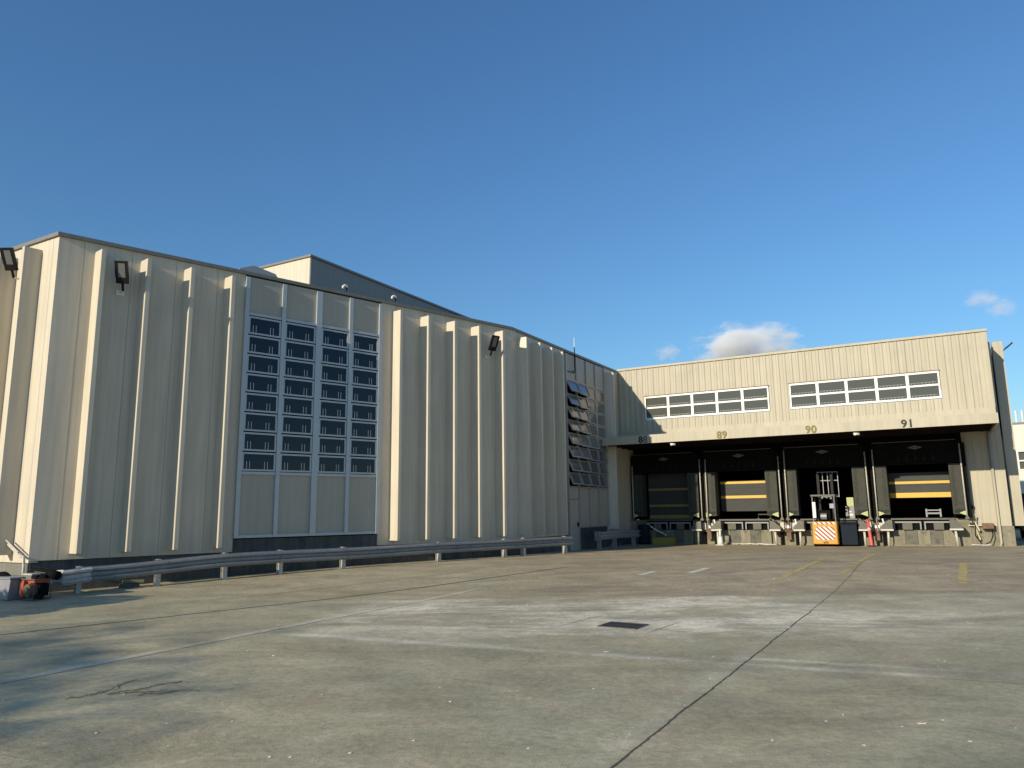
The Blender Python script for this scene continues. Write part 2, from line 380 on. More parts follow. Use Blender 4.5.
mb = MB(); mb.box(-13.74, -9.45, .06, .3, -.1, H0).box(-9.45, -5.25, .035, .3, -.1, 1.0).box(-5.25, .05, .06, .3, -.1, H0); part('plinth', mb, 'conc_dark', wh, F1)
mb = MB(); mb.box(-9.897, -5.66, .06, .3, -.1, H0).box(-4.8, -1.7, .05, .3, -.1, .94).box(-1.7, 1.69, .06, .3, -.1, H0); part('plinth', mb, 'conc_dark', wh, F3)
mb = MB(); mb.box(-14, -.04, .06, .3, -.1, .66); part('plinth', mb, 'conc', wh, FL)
# rib
def ribmesh(z0=.82, z1=7.65):
    mb = MB(); mb.prism([(-.055, .002), (0, -.36), (.10, -.36), (.16, .002)], z0, z1); return mb.mesh('rib', 'cream', .008)
rm = ribmesh()
for F, us in ((F1, (-12.95, -11.965, -10.955, -9.94, -4.82, -3.785, -2.76, -1.75, -.71)), (F3, (-9.44, -8.40, -7.44, -6.53, -1.40)), (FL, (-.80, -1.84, -2.87, -3.9, -4.93))):
    for u in us: part('rib', rm, 'cream', wh, loc(F, u, 0, 0))
# small trim below the ribs (drip angle)
# coping along the eaves
def W2(F, x, y): p = F @ Vector((x, y, 0)); return (p.x - b0.x, p.y - b0.y)
def mitre(o):          # eave line of the three walls, offset outwards by o
    def off(F, x): return W2(F, x, -o)
    def inter(Fa, Fb, pa, pb):
        p = Vector(W2(Fa, pa, -o)); d = Vector(W2(Fa, pa + 1, -o)) - p; q = Vector(W2(Fb, pb, -o)); e = Vector(W2(Fb, pb + 1, -o)) - q
        t = ((q.x - p.x) * e.y - (q.y - p.y) * e.x) / (d.x * e.y - d.y * e.x); return tuple(p + d * t)
    return [off(FL, -14), inter(FL, F1, 0, -13.74), inter(F1, F3, 0, -9.897), off(F3, -.1)]
def band(o0, o1, z0, z1):
    A = mitre(o0); B = mitre(o1); mb = MB()
    for i in range(3): mb.prism([A[i], A[i + 1], B[i + 1], B[i]], z0, z1)
    return mb
mbc = band(.055, -.25, 7.863, 7.95); part('coping', mbc, 'cream_dark', wh)
# roof (one slab over the footprint)
q = [W2(FL, -14, .2), W2(FL, -.1, .2), W2(F1, -.0, .2), W2(F3, -.05, .2), W2(F3, -.05, 22), W2(FL, -14, 28)]
mb = MB(); mb.prism(q, 7.70, 7.90); part('roof', mb, 'roof', wh)
# raised roof block behind, parallel to the dock wing
FB = frame(-7.43, 26.29, aF)
mb = MB(); mb.box(-14, 0, 0, 14, 7.9, 11.0); seams(mb, -14, 0, 8, 10.9, 1.0)
part('raised_roof_block', mb, 'cream', wh, FB)
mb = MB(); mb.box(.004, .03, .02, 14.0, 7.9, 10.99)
part('raised_roof_side', mb, 'block', wh, FB)  # darker grey sheet over one side of the block
mb = MB(); mb.box(-14.05, .09, -.06, 14.05, 11.0, 11.08); part('raised_roof_coping', mb, 'cream_dark', wh, FB)
# low skylight on the roof
mb = MB(); mb.prismy([(-9.25, 7.9), (-9.1, 8.45), (-8.7, 8.62), (-8.05, 8.5), (-7.6, 7.9)], 1.3, 2.9); part('skylight', mb, 'alu_dark', wh, F1)

# window bay 1 -------------------------------------------------
bx = [-9.39, -8.37, -7.32, -6.31, -5.31]; zr = [2.68 + i * .51 for i in range(9)]
for i, x in enumerate(bx):
    w = .055 if i != 2 else .085
    mb = MB(); mb.box(x - w, x + w, -.075, .02, 1.03, 7.80); part('mullion', mb, 'alu', wh, F1)
for z in (1.03, 2.62, 6.78):
    for i in range(4): mb = MB(); mb.box(bx[i] + .056 + (.03 if i == 2 else 0), bx[i + 1] - .056 - (.03 if i == 1 else 0), -.060, .02, z, z + .07); part('rail', mb, 'alu', wh, F1)
for (z0, z1) in ((1.10, 2.62), (6.85, 7.82)):
    for i in range(4):
        mb = MB(); mb.box(bx[i] + .058 + (.03 if i == 2 else 0), bx[i + 1] - .058 - (.03 if i == 1 else 0), -.018, .10, z0, z1); part('blank_panel', mb, 'panel', wh, F1)
mb = MB(); mb.box(-9.40, -5.30, .12, .16, 1.0, 7.85); part('window_backing', mb, 'interior', wh, F1)
def bay_window(parent, F, xc, zc, w, h, gl, tilt=0, yo=-.03, stays=True, fm='alu', seed=0):
    """top-hung sash: local origin at the top hinge"""
    Mw = loc(F, xc, yo, zc + h / 2) @ Matrix.Rotation(-tilt, 4, 'X')
    mb = MB(); e = .045
    mb.box(-w / 2, w / 2, -.02, .03, -e, 0).box(-w / 2, w / 2, -.02, .03, -h, -h + e).box(-w / 2, -w / 2 + e, -.02, .03, -h + e, -e).box(w / 2 - e, w / 2, -.02, .03, -h + e, -e)
    o = part('window', mb, fm, parent, Mw)
    mb = MB(); mb.box(-w / 2 + e, w / 2 - e, .008, .016, -h + e, -e); part('pane', mb, gl, o)
    if stays:
        mb = MB(); j = random.uniform(-.01, .01)
        for x in (-.35, -.26, .18, .27):
            mb.box((x + j) * w - .008, (x + j) * w + .008, -.006, .004, -h + e, -h + e + h * .42)
        part('stay_bars', mb, 'alu', o)
    return o
for i in range(4):
    xc = (bx[i] + bx[i + 1]) / 2 + (.015 if i == 2 else (-.015 if i == 1 else 0)); w = bx[i + 1] - bx[i] - .125 - (.03 if i in (1, 2) else 0)
    for j in range(8): bay_window(wh, F1, xc, (zr[j] + zr[j + 1]) / 2 + .01, w, .475, 'glass_navy', tilt=rad(.6 * random.uniform(.2, 1)))
# window bay 2 (side wall) ----------------------------------------
cx = [-5.62, -4.64, -3.67, -2.70, -1.73]; z3 = [2.57 + i * .52 for i in range(9)]
for x in cx: mb = MB(); mb.box(x - .04, x + .04, -.07, .02, .98, 7.80); part('mullion', mb, 'alu_dark', wh, F3)
for z in (.94, 2.50, 6.75):
    for i in range(4): mb = MB(); mb.box(cx[i] + .041, cx[i + 1] - .041, -.055, .02, z, z + .06); part('rail', mb, 'alu_dark', wh, F3)
for i in range(4):
    mb = MB(); mb.box(cx[i] + .042, cx[i + 1] - .042, -.015, .1, 6.82, 7.82); part('blank_panel', mb, 'panel', wh, F3)
    if i: mb = MB(); mb.box(cx[i] + .042, cx[i + 1] - .042, -.015, .1, 1.0, 2.5); part('blank_panel', mb, 'panel', wh, F3)
mb = MB(); mb.box(cx[0] + .042, cx[1] - .042, -.015, .1, 2.06, 2.5); part('blank_panel', mb, 'panel', wh, F3)
for i in range(4):
    for j in range(8):
        k = 7 - j
        tl = (24, 19, 10 if k > 2 else 4, 6 if k > 3 else 2)[i] + random.uniform(-4, 4)
        if i >= 2 and k < 2: tl = random.uniform(0, 2)
        tl = max(0, tl)
        bay_window(wh, F3, (cx[i] + cx[i + 1]) / 2, (z3[j] + z3[j + 1]) / 2, cx[i + 1] - cx[i] - .09, .50, 'glass_open', rad(tl), yo=-.045, stays=False, fm='alu_dark')
mb = MB(); mb.box(-5.64, -1.70, 1.2, 1.24, 1.0, 7.85).box(-5.66, -5.62, .26, 1.2, 1.0, 7.85).box(-1.7, -1.66, .26, 1.2, 1.0, 7.85)
for j in range(8):
    for x in (-5.3, -4.9, -4.3, -3.9): mb.box(x, x + .08, .5, .55, z3[j], z3[j] + .25)
part('window_backing', mb, 'interior', wh, F3)
# grey steel door
mb = MB(); mb.box(-5.62, -4.80, -.05, .1, .10, 2.04); d = part('door', mb, 'panel', wh, F3, bevel=.006)
mb = MB(); mb.box(-4.93, -4.88, -.11, -.05, 1.0, 1.16).box(-5.0, -4.88, -.115, -.095, 1.06, 1.09); part('handle', mb, 'black_metal', d)
mb = MB(); mb.box(-5.655, -5.622, -.07, .1, .1, 2.08).box(-4.798, -4.70, -.07, .1, .1, 2.08); part('door_jamb', mb, 'alu_dark', d)
# white conduit at the left corner
mb = MB(); mb.tube([(-.66, -.10, 1.05), (-.08, -.12, .80), (.06, -.13, .80), (.09, -.13, .6), (.09, -.13, .25)], .028, 8)
mb.tube([(-.62, -.16, 1.13), (-.06, -.18, .88)], .018, 6)
part('conduit', mb, 'whitepole', wh, FL)

# antenna
t = thing('antenna_mast', loc(F3, -4.93, -.12, 7.2), 'thin vertical aerial rod clamped to the warehouse eave above the open windows', 'antenna')
mb = MB(); mb.tube([(0, 0, -.05), (0, 0, .95)], .022, 8); part('pole', mb, 'black_metal', t)
mb = MB(); mb.tube([(0, 0, .95), (0, 0, 1.35)], .012, 6); part('whip', mb, 'white', t)
mb = MB(); mb.tube([(0, .12, 0), (-.1, -.05, -.12), (-.3, -.02, -.15), (-.5, .1, -.1)], .018, 6); part('cable', mb, 'black_metal', t)

# hooded cameras on the eave
for x, lb in ((-6.51, 'white hooded lamp on the warehouse eave nearest the raised block corner'), (-4.83, 'white hooded lamp on the warehouse eave, right of the other one')):
    t = thing('eave_lamp', loc(F1, x, -.02, 7.95), lb, 'lamp', 'hooded lamps on the warehouse eave')
    mb = MB(); mb.tube([(.03, 0, 0), (.05, 0, .10), (.04, 0, .2)], .025, 8); part('stem', mb, 'black_metal', t)
    mb = MB(); mb.tube([(-.08, 0, .10), (-.07, 0, .16), (-.02, 0, .20), (.04, 0, .19), (.06, 0, .14)], .034, 10); part('hood', mb, 'white', t, smooth=True)

# floodlights
def floodlight(F, x, y, z, yaw, tilt, label, roll=0, brm='white'):
    t = thing('floodlight', loc(F, x, 0, z), label, 'floodlight', 'black floodlights on the walls')
    mb = MB(); mb.box(-.09, .09, -.03, -.005, -.50, -.38).tube([(0, -.02, -.44), (0, y + .02, -.42)], .022, 8); part('bracket', mb, brm, t)
    Mh = WM[t] @ Matrix.Translation((0, y, -.38)) @ Matrix.Rotation(yaw, 4, 'Z') @ Matrix.Rotation(roll, 4, 'Y') @ Matrix.Rotation(tilt, 4, 'X')
    mb = MB(); mb.tube([(0, 0, -.06), (0, 0, .16)], .03, 8); part('arm', mb, 'black_metal', t, Mh)
    mb = MB(); mb.box(-.13, .13, -.04, .04, .12, .26); mb.box(-.14, -.085, -.04, .03, .26, .64).box(.085, .14, -.04, .03, .26, .64).box(-.085, .085, -.04, .03, .60, .64).box(-.085, .085, .0, .03, .26, .60)
    h = part('housing', mb, 'black_metal', t, Mh)
    mb = MB(); mb.box(-.083, .083, -.028, -.002, .262, .598); part('lens', mb, 'lens', h)
    return t
floodlight(FL, -1.40, -.20, 7.50, rad(30), rad(30), 'black floodlight on the sunlit end wall at the far left')
floodlight(F1, -12.42, -.22, 7.22, rad(-35), rad(24), 'black floodlight between the first two ribs of the long shaded wall', roll=rad(2))
floodlight(F1, -1.14, -.24, 7.18, rad(-5), rad(28), 'black floodlight near the middle of the long wall, right of the window bay')
floodlight(loc(FD, 7.93, .8, 7.85) @ Matrix.Rotation(rad(90), 4, 'Z') @ Matrix.Scale(.62, 4), 0, -.10, 0, 0, rad(50), 'dark floodlight sticking out of the right end of the dock wing', brm='black_metal')

# ------------------------------------------------------------------ guard rails
def wbeam(path, h=.155, th=.006, out=-1):
    """W profile swept along path of (x,y,zc)"""
    prof = [(-.155, .0), (-.14, .0), (-.115, .075), (-.075, .08), (-.03, .005), (.03, .005), (.075, .08), (.115, .075), (.14, .0), (.155, .0)]
    mb = MB(); P = [Vector(p) for p in path]; K = len(prof)
    for i, p in enumerate(P):
        d = P[min(i + 1, len(P) - 1)] - P[max(i - 1, 0)]; n = Vector((d.y, -d.x, 0)).normalized()
        for s in (0, 1):
            for (z, o) in prof: mb.v.append(tuple(p + n * (o - s * th) + Vector((0, 0, z))))
    for i in range(len(P) - 1):
        a = i * 2 * K; c = a + 2 * K
        for k in range(K - 1):
            mb.f.append((a + k, a + k + 1, c + k + 1, c + k)); mb.f.append((a + K + k + 1, a + K + k, c + K + k, c + K + k + 1))
        mb.f.append((a, a + K, c + K, c)); mb.f.append((a + K - 1, c + K - 1, c + 2 * K - 1, a + 2 * K - 1))
    return mb
def hpost(x, y, z0, z1):
    mb = MB(); mb.box(-.05, .05, -.075, -.067, 0, z1 - z0).box(-.05, .05, .067, .075, 0, z1 - z0).box(-.005, .005, -.067, .067, 0, z1 - z0); return mb
gr = thing('guard_rail', loc(F1, -13, -.7, 0), 'long galvanised crash barrier running along the foot of the ribbed warehouse wall', 'guard rail', 'crash barriers')
zc = lambda x: .40 + .15 * ss(-13, -9.5, x) + .03 * ss(-9, 0, x)
path = [(x, -.60, zc(x)) for x in [-12.85 + i * .5 for i in range(31)]]
path = [(x, y + .012 * math.sin(x * 2.1), z + .006 * math.sin(x * 1.3)) for x, y, z in path]
part('beam', wbeam(path), 'galv', gr, F1, smooth=False)
for x in (-11.32, -7.4, -3.48, .5):
    part('splice', wbeam([(x - .17 + i * .17, -.608 + .012 * math.sin((x - .17 + i * .17) * 2.1), zc(x - .17 + i * .17) + .006 * math.sin((x - .17 + i * .17) * 1.3)) for i in range(3)]), 'galv', gr, F1)
part('flared_end', wbeam([(-13.16, -.36, .36), (-13.30, -.50, .36), (-13.34, -.64, .365), (-13.24, -.75, .37), (-13.08, -.74, .38), (-12.92, -.66, .39), (-12.70, -.625, .405)]), 'galv_end', gr, F1)
for x in (-12.9, -11.32, -9.82, -8.42, -6.65, -3.48, -.88, -.05, 1.9):
    g = gz(F1, x, -.6); mb = hpost(0, 0, g, zc(x) + .19 - 0); o = part('post', mb, 'galv_end', gr, loc(F1, x, -.515, g - .02))
    mb = MB(); mb.box(-.03, .03, -.105, -.077, zc(x) - g - .03, zc(x) - g + .03); part('bolt_plate', mb, 'galv', o)
gr2 = thing('guard_rail', loc(F3, -5.0, -.7, 0), 'short dark crash barrier in the shaded corner beside the steel door', 'guard rail', 'crash barriers')
part('beam', wbeam([(-4.45, -.75, .62), (-3.4, -.73, .62), (-2.2, -.72, .62), (-1.0, -.70, .60), (.1, -.70, .58)]), 'alu_dark', gr2, F3)
for x in (-4.2, -2.6, -.4):
    g = gz(F3, x, -.65); part('post', hpost(0, 0, g, .78), 'alu_dark', gr2, loc(F3, x, -.63, g - .02))
mb = MB(); mb.box(-4.62, -4.46, -.82, -.62, .44, .80); part('end_plate', mb, 'galv', gr2, F3, bevel=.01)

# ------------------------------------------------------------------ dock wing
dk = thing('dock_building', FD, 'cream corrugated loading dock building with four numbered truck bays, right', 'loading dock')
OUT = -1.7; XL, XR = -7.16, 7.30
def corr(mb, x0, x1, z0, z1, yo=OUT, step=.2585, th=.06):
    """ribbed sheet: flat pans with narrow raised ribs"""
    pts = []; k = math.floor(x0 / step); x = k * step
    prof = [(0, 0), (.115, 0), (.150, .022), (.225, .022), (.2585, 0)]
    while x < x1:
        for dx, o in prof[:-1]:
            if x0 <= x + dx <= x1: pts.append((x + dx, o))
        x += step
    pts = [(x0, 0)] + [p for p in pts if x0 < p[0] < x1] + [(x1, 0)]
    n = len(pts); o0 = len(mb.v)
    for z in (z0, z1):
        for px, o in pts: mb.v.append((px, yo - o, z))
    for i in range(n - 1): mb.f.append((o0 + i, o0 + i + 1, o0 + n + i + 1, o0 + n + i))
    mb.box(x0, x1, yo + .004, yo + th + .10, z0, z1)
wins = [(-5.88, -.50), (.32, 5.68)]; zb, zt = 5.59, 6.63
mb = MB()
corr(mb, XL, XR, 5.12, zb - .02); corr(mb, XL, XR, zt + .02, 7.92)
corr(mb, XL, wins[0][0] - .02, zb - .02, zt + .02); corr(mb, wins[0][1] + .02, wins[1][0] - .02, zb - .02, zt + .02); corr(mb, wins[1][1] + .02, XR, zb - .02, zt + .02)
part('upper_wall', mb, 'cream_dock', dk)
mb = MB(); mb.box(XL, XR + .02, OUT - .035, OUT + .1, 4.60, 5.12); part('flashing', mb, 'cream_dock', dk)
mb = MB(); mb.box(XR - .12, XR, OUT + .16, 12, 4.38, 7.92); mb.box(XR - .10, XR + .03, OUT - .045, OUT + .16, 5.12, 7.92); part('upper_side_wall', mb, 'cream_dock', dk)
mb = MB(); mb.box(XL, XR + .05, OUT - .06, OUT + .25, 7.94, 8.03); mb.box(XR - .2, XR + .05, OUT + .25, 12, 7.93, 8.04)
part('coping', mb, 'cream_dock', dk)
mb = MB(); mb.box(XL, XR - .2, OUT + .25, 12, 7.75, 7.9); part('roof', mb, 'roof', dk)
for x0, x1 in wins:
    mb = MB(); ww = (x1 - x0); e = .075
    mb.box(x0, x1, OUT - .05, OUT + .1, zt - e, zt).box(x0, x1, OUT - .05, OUT + .1, zb, zb + e)
    for i in range(6):
        xx = x0 + ww * i / 5; a = max(x0, xx - .055); b_ = min(x1, xx + .055); mb.box(a, b_, OUT - .045, OUT + .1, zb + e, zt - e)
    o = part('window', mb, 'white', dk)
    mb = MB(); mb.box(x0 - .03, x1 + .03, OUT - .065, OUT - .0, zt + .003, zt + .03); part('head_shadow_gap', mb, 'rust', o)  # dark brown strip standing in for the shadow gap at the flashing
    zm = (zb + zt) / 2
    for i in range(5):
        a = x0 + ww * i / 5 + .056; b_ = x0 + ww * (i + 1) / 5 - .056
        mb = MB(); mb.box(a, b_, OUT - .03, OUT + .05, zm - .035, zm + .035); part('crossbar', mb, 'white', o)
        for z0, z1 in ((zb + e, zm - .036), (zm + .036, zt - e)):
            tl = rad(random.uniform(0, 2.5))
            Mw = FD @ Matrix.Translation(((a + b_) / 2, OUT - .01, z1)) @ Matrix.Rotation(-tl, 4, 'X')
            mb = MB(); mb.box(-(b_ - a) / 2, (b_ - a) / 2, 0, .008, -(z1 - z0), 0); part('pane', mb, 'glass_grey', o, Mw)
            mb = MB(); hw = (b_ - a) / 2; h = z1 - z0
            mb.box(-hw + .05, hw - .05, -.012, -.002, -h + .07, -h + .085)
            for xx in [-hw + .06 + .12 * k for k in range(int((2 * hw - .1) / .12))]: mb.box(xx, xx + .018, -.012, -.002, -h + .005, -h + .069)
            part('security_bar', mb, 'greyplastic', o, Mw)
# canopy
CO = -3.9
mb = MB(); mb.box(-7.10, 7.23, CO, CO + .05, 4.34, 4.69); mb.box(-7.10, 7.23, CO + .05, OUT - .04, 4.60, 4.68); mb.box(7.18, 7.23, CO + .05, OUT + .1, 4.36, 4.60)
part('canopy', mb, 'cream_dock', dk)
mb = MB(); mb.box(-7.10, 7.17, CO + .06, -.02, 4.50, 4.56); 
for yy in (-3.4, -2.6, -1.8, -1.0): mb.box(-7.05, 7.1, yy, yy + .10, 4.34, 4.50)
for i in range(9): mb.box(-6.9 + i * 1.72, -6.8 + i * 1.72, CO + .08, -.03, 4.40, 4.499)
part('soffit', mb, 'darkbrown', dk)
# canopy lamps
for x, lb in ((-4.05, 'small white lamp under the canopy edge between numbers 88 and 89'), (2.85, 'small white lamp under the canopy edge left of number 91')):
    t = thing('canopy_lamp', loc(FD, x, CO + .18, 4.33), lb, 'lamp', 'small white lamps under the canopy')
    mb = MB(); mb.tube([(0, 0, 0), (.02, .05, -.06), (.22, .22, -.12)], .018, 8); part('arm', mb, 'black_metal', t)
    mb = MB(); mb.tube([(-.10, -.04, -.09), (-.02, 0, -.07), (.08, .04, -.08)], .055, 12); part('lamp_head', mb, 'white', t, smooth=True)
# numbers
def number(txt, x, mats, h=.28):
    cu = bpy.data.curves.new('num', 'FONT'); xx = x
    dep = None
    for i, ch in enumerate(txt):
        cu = bpy.data.curves.new('digit', 'FONT'); cu.body = ch; cu.size = h * 1.36; cu.extrude = .004; cu.offset = .0; cu.bevel_depth = .011; cu.bevel_resolution = 0; cu.align_x = 'CENTER'
        o = bpy.data.objects.new('digit', cu); COL.objects.link(o); bpy.context.view_layer.update()
        me = bpy.data.meshes.new_from_object(o.evaluated_get(bpy.context.evaluated_depsgraph_get()))
        COL.objects.unlink(o); bpy.data.objects.remove(o)
        me.materials.clear(); me.materials.append(M[mats[i]])
        part('house_number', me, None, dk, FD @ Matrix.Translation((x + (i - .5) * h * .74, CO - .008, 4.515 - h / 2)) @ Matrix.Rotation(PI / 2, 4, 'X'))
number('88', -5.27, ('numblack', 'numgrey')); number('89', -1.99, ('olive', 'olive')); number('90', 1.32, ('olive', 'olive')); number('91', 4.52, ('numblack', 'numblack'))
# lower wall, with openings at the docks
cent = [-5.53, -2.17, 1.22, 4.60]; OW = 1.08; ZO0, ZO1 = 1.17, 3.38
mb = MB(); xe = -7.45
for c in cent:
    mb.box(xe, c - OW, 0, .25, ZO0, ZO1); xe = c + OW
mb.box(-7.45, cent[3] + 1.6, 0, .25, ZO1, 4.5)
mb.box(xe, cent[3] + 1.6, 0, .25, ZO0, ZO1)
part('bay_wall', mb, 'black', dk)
mb = MB(); mb.box(cent[3] + 1.6, 7.50, 0, .25, .85, 4.5)
for i in range(5): mb.box(6.3 + i * .26, 6.34 + i * .26, -.018, .001, .87, 4.48)
mb.box(XR + .002, 7.50, 0, .25, 4.5, 7.9); mb.box(7.40, 7.50, .25, .9, .85, 7.9)
mb.box(7.60, 7.95, .55, .85, .85, 7.93)
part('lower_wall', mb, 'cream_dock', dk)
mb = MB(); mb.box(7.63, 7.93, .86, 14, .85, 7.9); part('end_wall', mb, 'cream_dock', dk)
mb = MB(); mb.box(cent[3] + 1.6, 7.56, .03, .4, -.1, .85); part('plinth', mb, 'dock_conc', dk)
mb = MB(); mb.tube([(7.09, -.09, 4.45), (7.09, -.09, .25), (7.09, -.16, .12)], .05, 10); part('downpipe', mb, 'cream_dock', dk, smooth=True)
# interior
mb = MB(); mb.box(-7, 6.3, 7, 7.1, 1.1, 4.5).box(-7, 6.3, .25, 7, 1.05, 1.15).box(-7, 6.3, .25, 7, 4.45, 4.55).box(-7.1, -7, .25, 7, 1.1, 4.5).box(6.2, 6.3, .25, 7, 1.1, 4.5)
part('interior', mb, 'interior', dk)
# dock base: alternating concrete blocks
for ci, c in enumerate(cent):
    n = 5; w = 2 * (OW + .0) / n
    for i in range(n):
        x = c - OW + i * w; mb = MB(); mb.box(x + .003, x + w - .003, -.12 - (.0 if i % 2 else .015), .2, -.1, .70)
        part('base_block', mb, 'dock_conc_grey' if i % 2 else 'dock_conc', dk, bevel=.012)
    mb = MB(); mb.box(c - OW - .02, c + OW + .02, -.22, -.122, -.1, .16 + .0); part('kerb', mb, 'dock_conc', dk)
xe = -7.4
for c in cent + [cent[3] + 1.6 + OW]:
    mb = MB(); mb.box(xe, c - OW, .0, .2, -.1, 1.15); xe = c + OW; part('bay_pier_base', mb, 'dock_conc', dk)

# doors
def stripe(mbs, x0, x1, z0, z1, y): mbs.box(x0, x1, y - .012, y, z0, z1)
def dock_door(c, zbot, stripes, label=None, ztop=3.4, sm='yellow'):
    y = .30
    mb = MB(); z = zbot
    while z < ztop - .02:
        mb.box(c - OW + .02, c + OW - .02, y, y + .05, z, min(z + .495, ztop)); z += .5
    d = part('sliding_door', mb, 'doorpanel', dk)
    if label: d['label'] = label
    for z0, z1 in stripes:
        s = MB(); stripe(s, c - OW + .02, c + OW - .02, z0, z1, y); part('stripe', s, sm, d)
    return d
dock_door(cent[0], 1.16, ((1.20, 1.36), (1.74, 1.84), (2.48, 2.58)), 'closed grey dock door with three yellow stripes darkened for shade', sm='yellow_shaded')
dock_door(cent[1], 1.50, ((2.06, 2.18), (2.70, 2.80)), 'partly raised grey dock door with two yellow stripes', ztop=2.84)
dock_door(cent[3], 1.95, ((1.96, 2.15), (2.50, 2.60)), 'half raised grey dock door with two yellow stripes', ztop=2.97)
# dock shelters
words = ['shaded leftmost dock, number 88', 'dock number 89', 'open dock number 90 behind the forklift', 'rightmost dock, number 91']
for i, c in enumerate(cent):
    t = thing('dock_shelter', loc(FD, c, 0, 0), 'black and grey padded shelter round the ' + words[i], 'dock shelter', 'padded shelters round the truck docks')
    for s in (-1, 1):
        mb = MB(); xa, xb = (OW - .02, OW + .46)
        x0, x1 = (xa, xb) if s > 0 else (-xb, -xa)
        mb.box(x0, x1, -.6, -.03, 1.30, 3.22); o = part('side_pad', mb, 'pad', t, bevel=.03)
        # creases and lower patch
        mb = MB()
        for k in range(16):
            zz = 1.62 + k * .095; L_ = .10 + .05 * random.random()
            xs_ = x0 + .06 if s > 0 else x1 - .06
            mb.tube([(xs_, -.604, zz), (xs_ + s * L_, -.606, zz + .07)], .007, 5)
        for k in range(7):
            xs_ = x0 + .05 + k * .055; mb.tube([(xs_, -.604, 1.36), (xs_ + .06, -.606, 1.50)], .009, 5)
        part('crease', mb, 'black', o)
        # yellow-green arrow at the foot
        mb = MB(); xo = (x1 - .02) if s > 0 else (x0 + .02)
        mb.prismy([(xo, 1.24), (xo, 1.46), (xo - s * .24, 1.37), (xo - s * .24, 1.34)], -.625, -.612); part('reflector_arrow', mb, 'yellowgreen', t)
        # curtain frame outside
        mb = MB(); xo = OW + .46
        mb.box(s * xo - (0 if s > 0 else .12), s * xo + (.12 if s > 0 else 0), -.45, -.02, 1.16, 4.0); part('side_frame', mb, 'black', t)
    mb = MB(); mb.box(-OW - .46, OW + .46, -.55, -.03, 3.24, 4.08); h = part('header_curtain', mb, 'black', t, bevel=.02)
    mb = MB()
    for k in range(5): mb.box(-.62 + k * .30, -.605 + k * .30, -.56, -.545, 3.40, 3.62); mb.box(-.66 + k * .30, -.565 + k * .30, -.56, -.545, 3.40, 3.43)
    part('header_strap', mb, 'strapdark', h)
    mb = MB(); mb.prismy([(-.26, 3.88), (0, 3.80), (.26, 3.88), (0, 3.96)], -.565, -.553); part('diamond_badge', mb, 'badge', h)
    mb = MB(); mb.box(-.14, .14, -.572, -.566, 3.872, 3.888); part('badge_lettering', mb, 'black_metal', h)
    mb = MB(); mb.box(-OW - .42, OW + .30, -.62, -.58, 4.10, 4.13); part('rain_hood', mb, 'steel', t)
# dock levellers
for i, c in enumerate(cent):
    t = thing('dock_leveller', loc(FD, c, -.12, 1.15), 'steel dock leveller plate with frames below the ' + words[i], 'dock leveller', 'steel levellers at the truck docks')
    mb = MB(); mb.box(-OW, OW, -.12, 1.6, -.05, .01); part('deck_plate', mb, 'steel', t)
    for s in (-1, 1):
        mb = MB(); x0, x1 = (.05, OW - .06) if s > 0 else (-OW + .06, -.05)
        mb.box(x0, x1, -.14, -.08, -.17, -.11).box(x0, x0 + .05, -.14, -.08, -.42, -.17).box(x1 - .05, x1, -.14, -.08, -.42, -.17)
        part('lip_frame', mb, 'greyplastic', t)
        mb = MB(); xm = (x0 + x1) / 2; mb.box(xm - .17, xm + .17, -.11, -.03, -.43, -.175); part('bumper_block', mb, 'dock_conc_grey', t)
    mb = MB(); mb.box(-OW, OW, .02, .10, -.45, -.06); part('pit', mb, 'black', t)
# guard poles standing in front of the pads
for k, (x, z1) in enumerate(((-3.84, 3.78), (-3.60, 3.78), (-.50, 3.78), (-.27, 4.0), (2.82, 3.80), (3.08, 3.86), (6.09, 3.95), (-7.0, 3.6))):
    lbs = ['left pole of the white pair between docks 88 and 89', 'right pole of the white pair between docks 88 and 89', 'left, shorter pole of the white pair between docks 89 and 90', 'right, taller pole of the white pair between docks 89 and 90', 'left pole of the white pair between docks 90 and 91', 'right pole of the white pair between docks 90 and 91', 'single white pole at the right side of dock 91', 'white pole in the shade at the left side of dock 88']
    t = thing('guide_pole', loc(FD, x, -.72, 1.18), lbs[k], 'pole', 'white guide poles beside the dock pads')
    mb = MB(); lean = .03 if k % 2 else -.02
    mb.tube([(0, 0, 0), (lean * .4, 0, z1 - 1.18)], .024, 10); part('pole', mb, 'whitepole', t, smooth=True)
    mb = MB(); mb.box(-.07, .07, -.05, .15, -.06, .0).box(-.05, .05, -.04, .04, 0, .05); part('foot_plate', mb, 'steel', t)
    mb = MB(); mb.box(-.03, .03, .03, .3, z1 - 1.18 - .3, z1 - 1.18 - .26); part('wall_clamp', mb, 'steel', t)

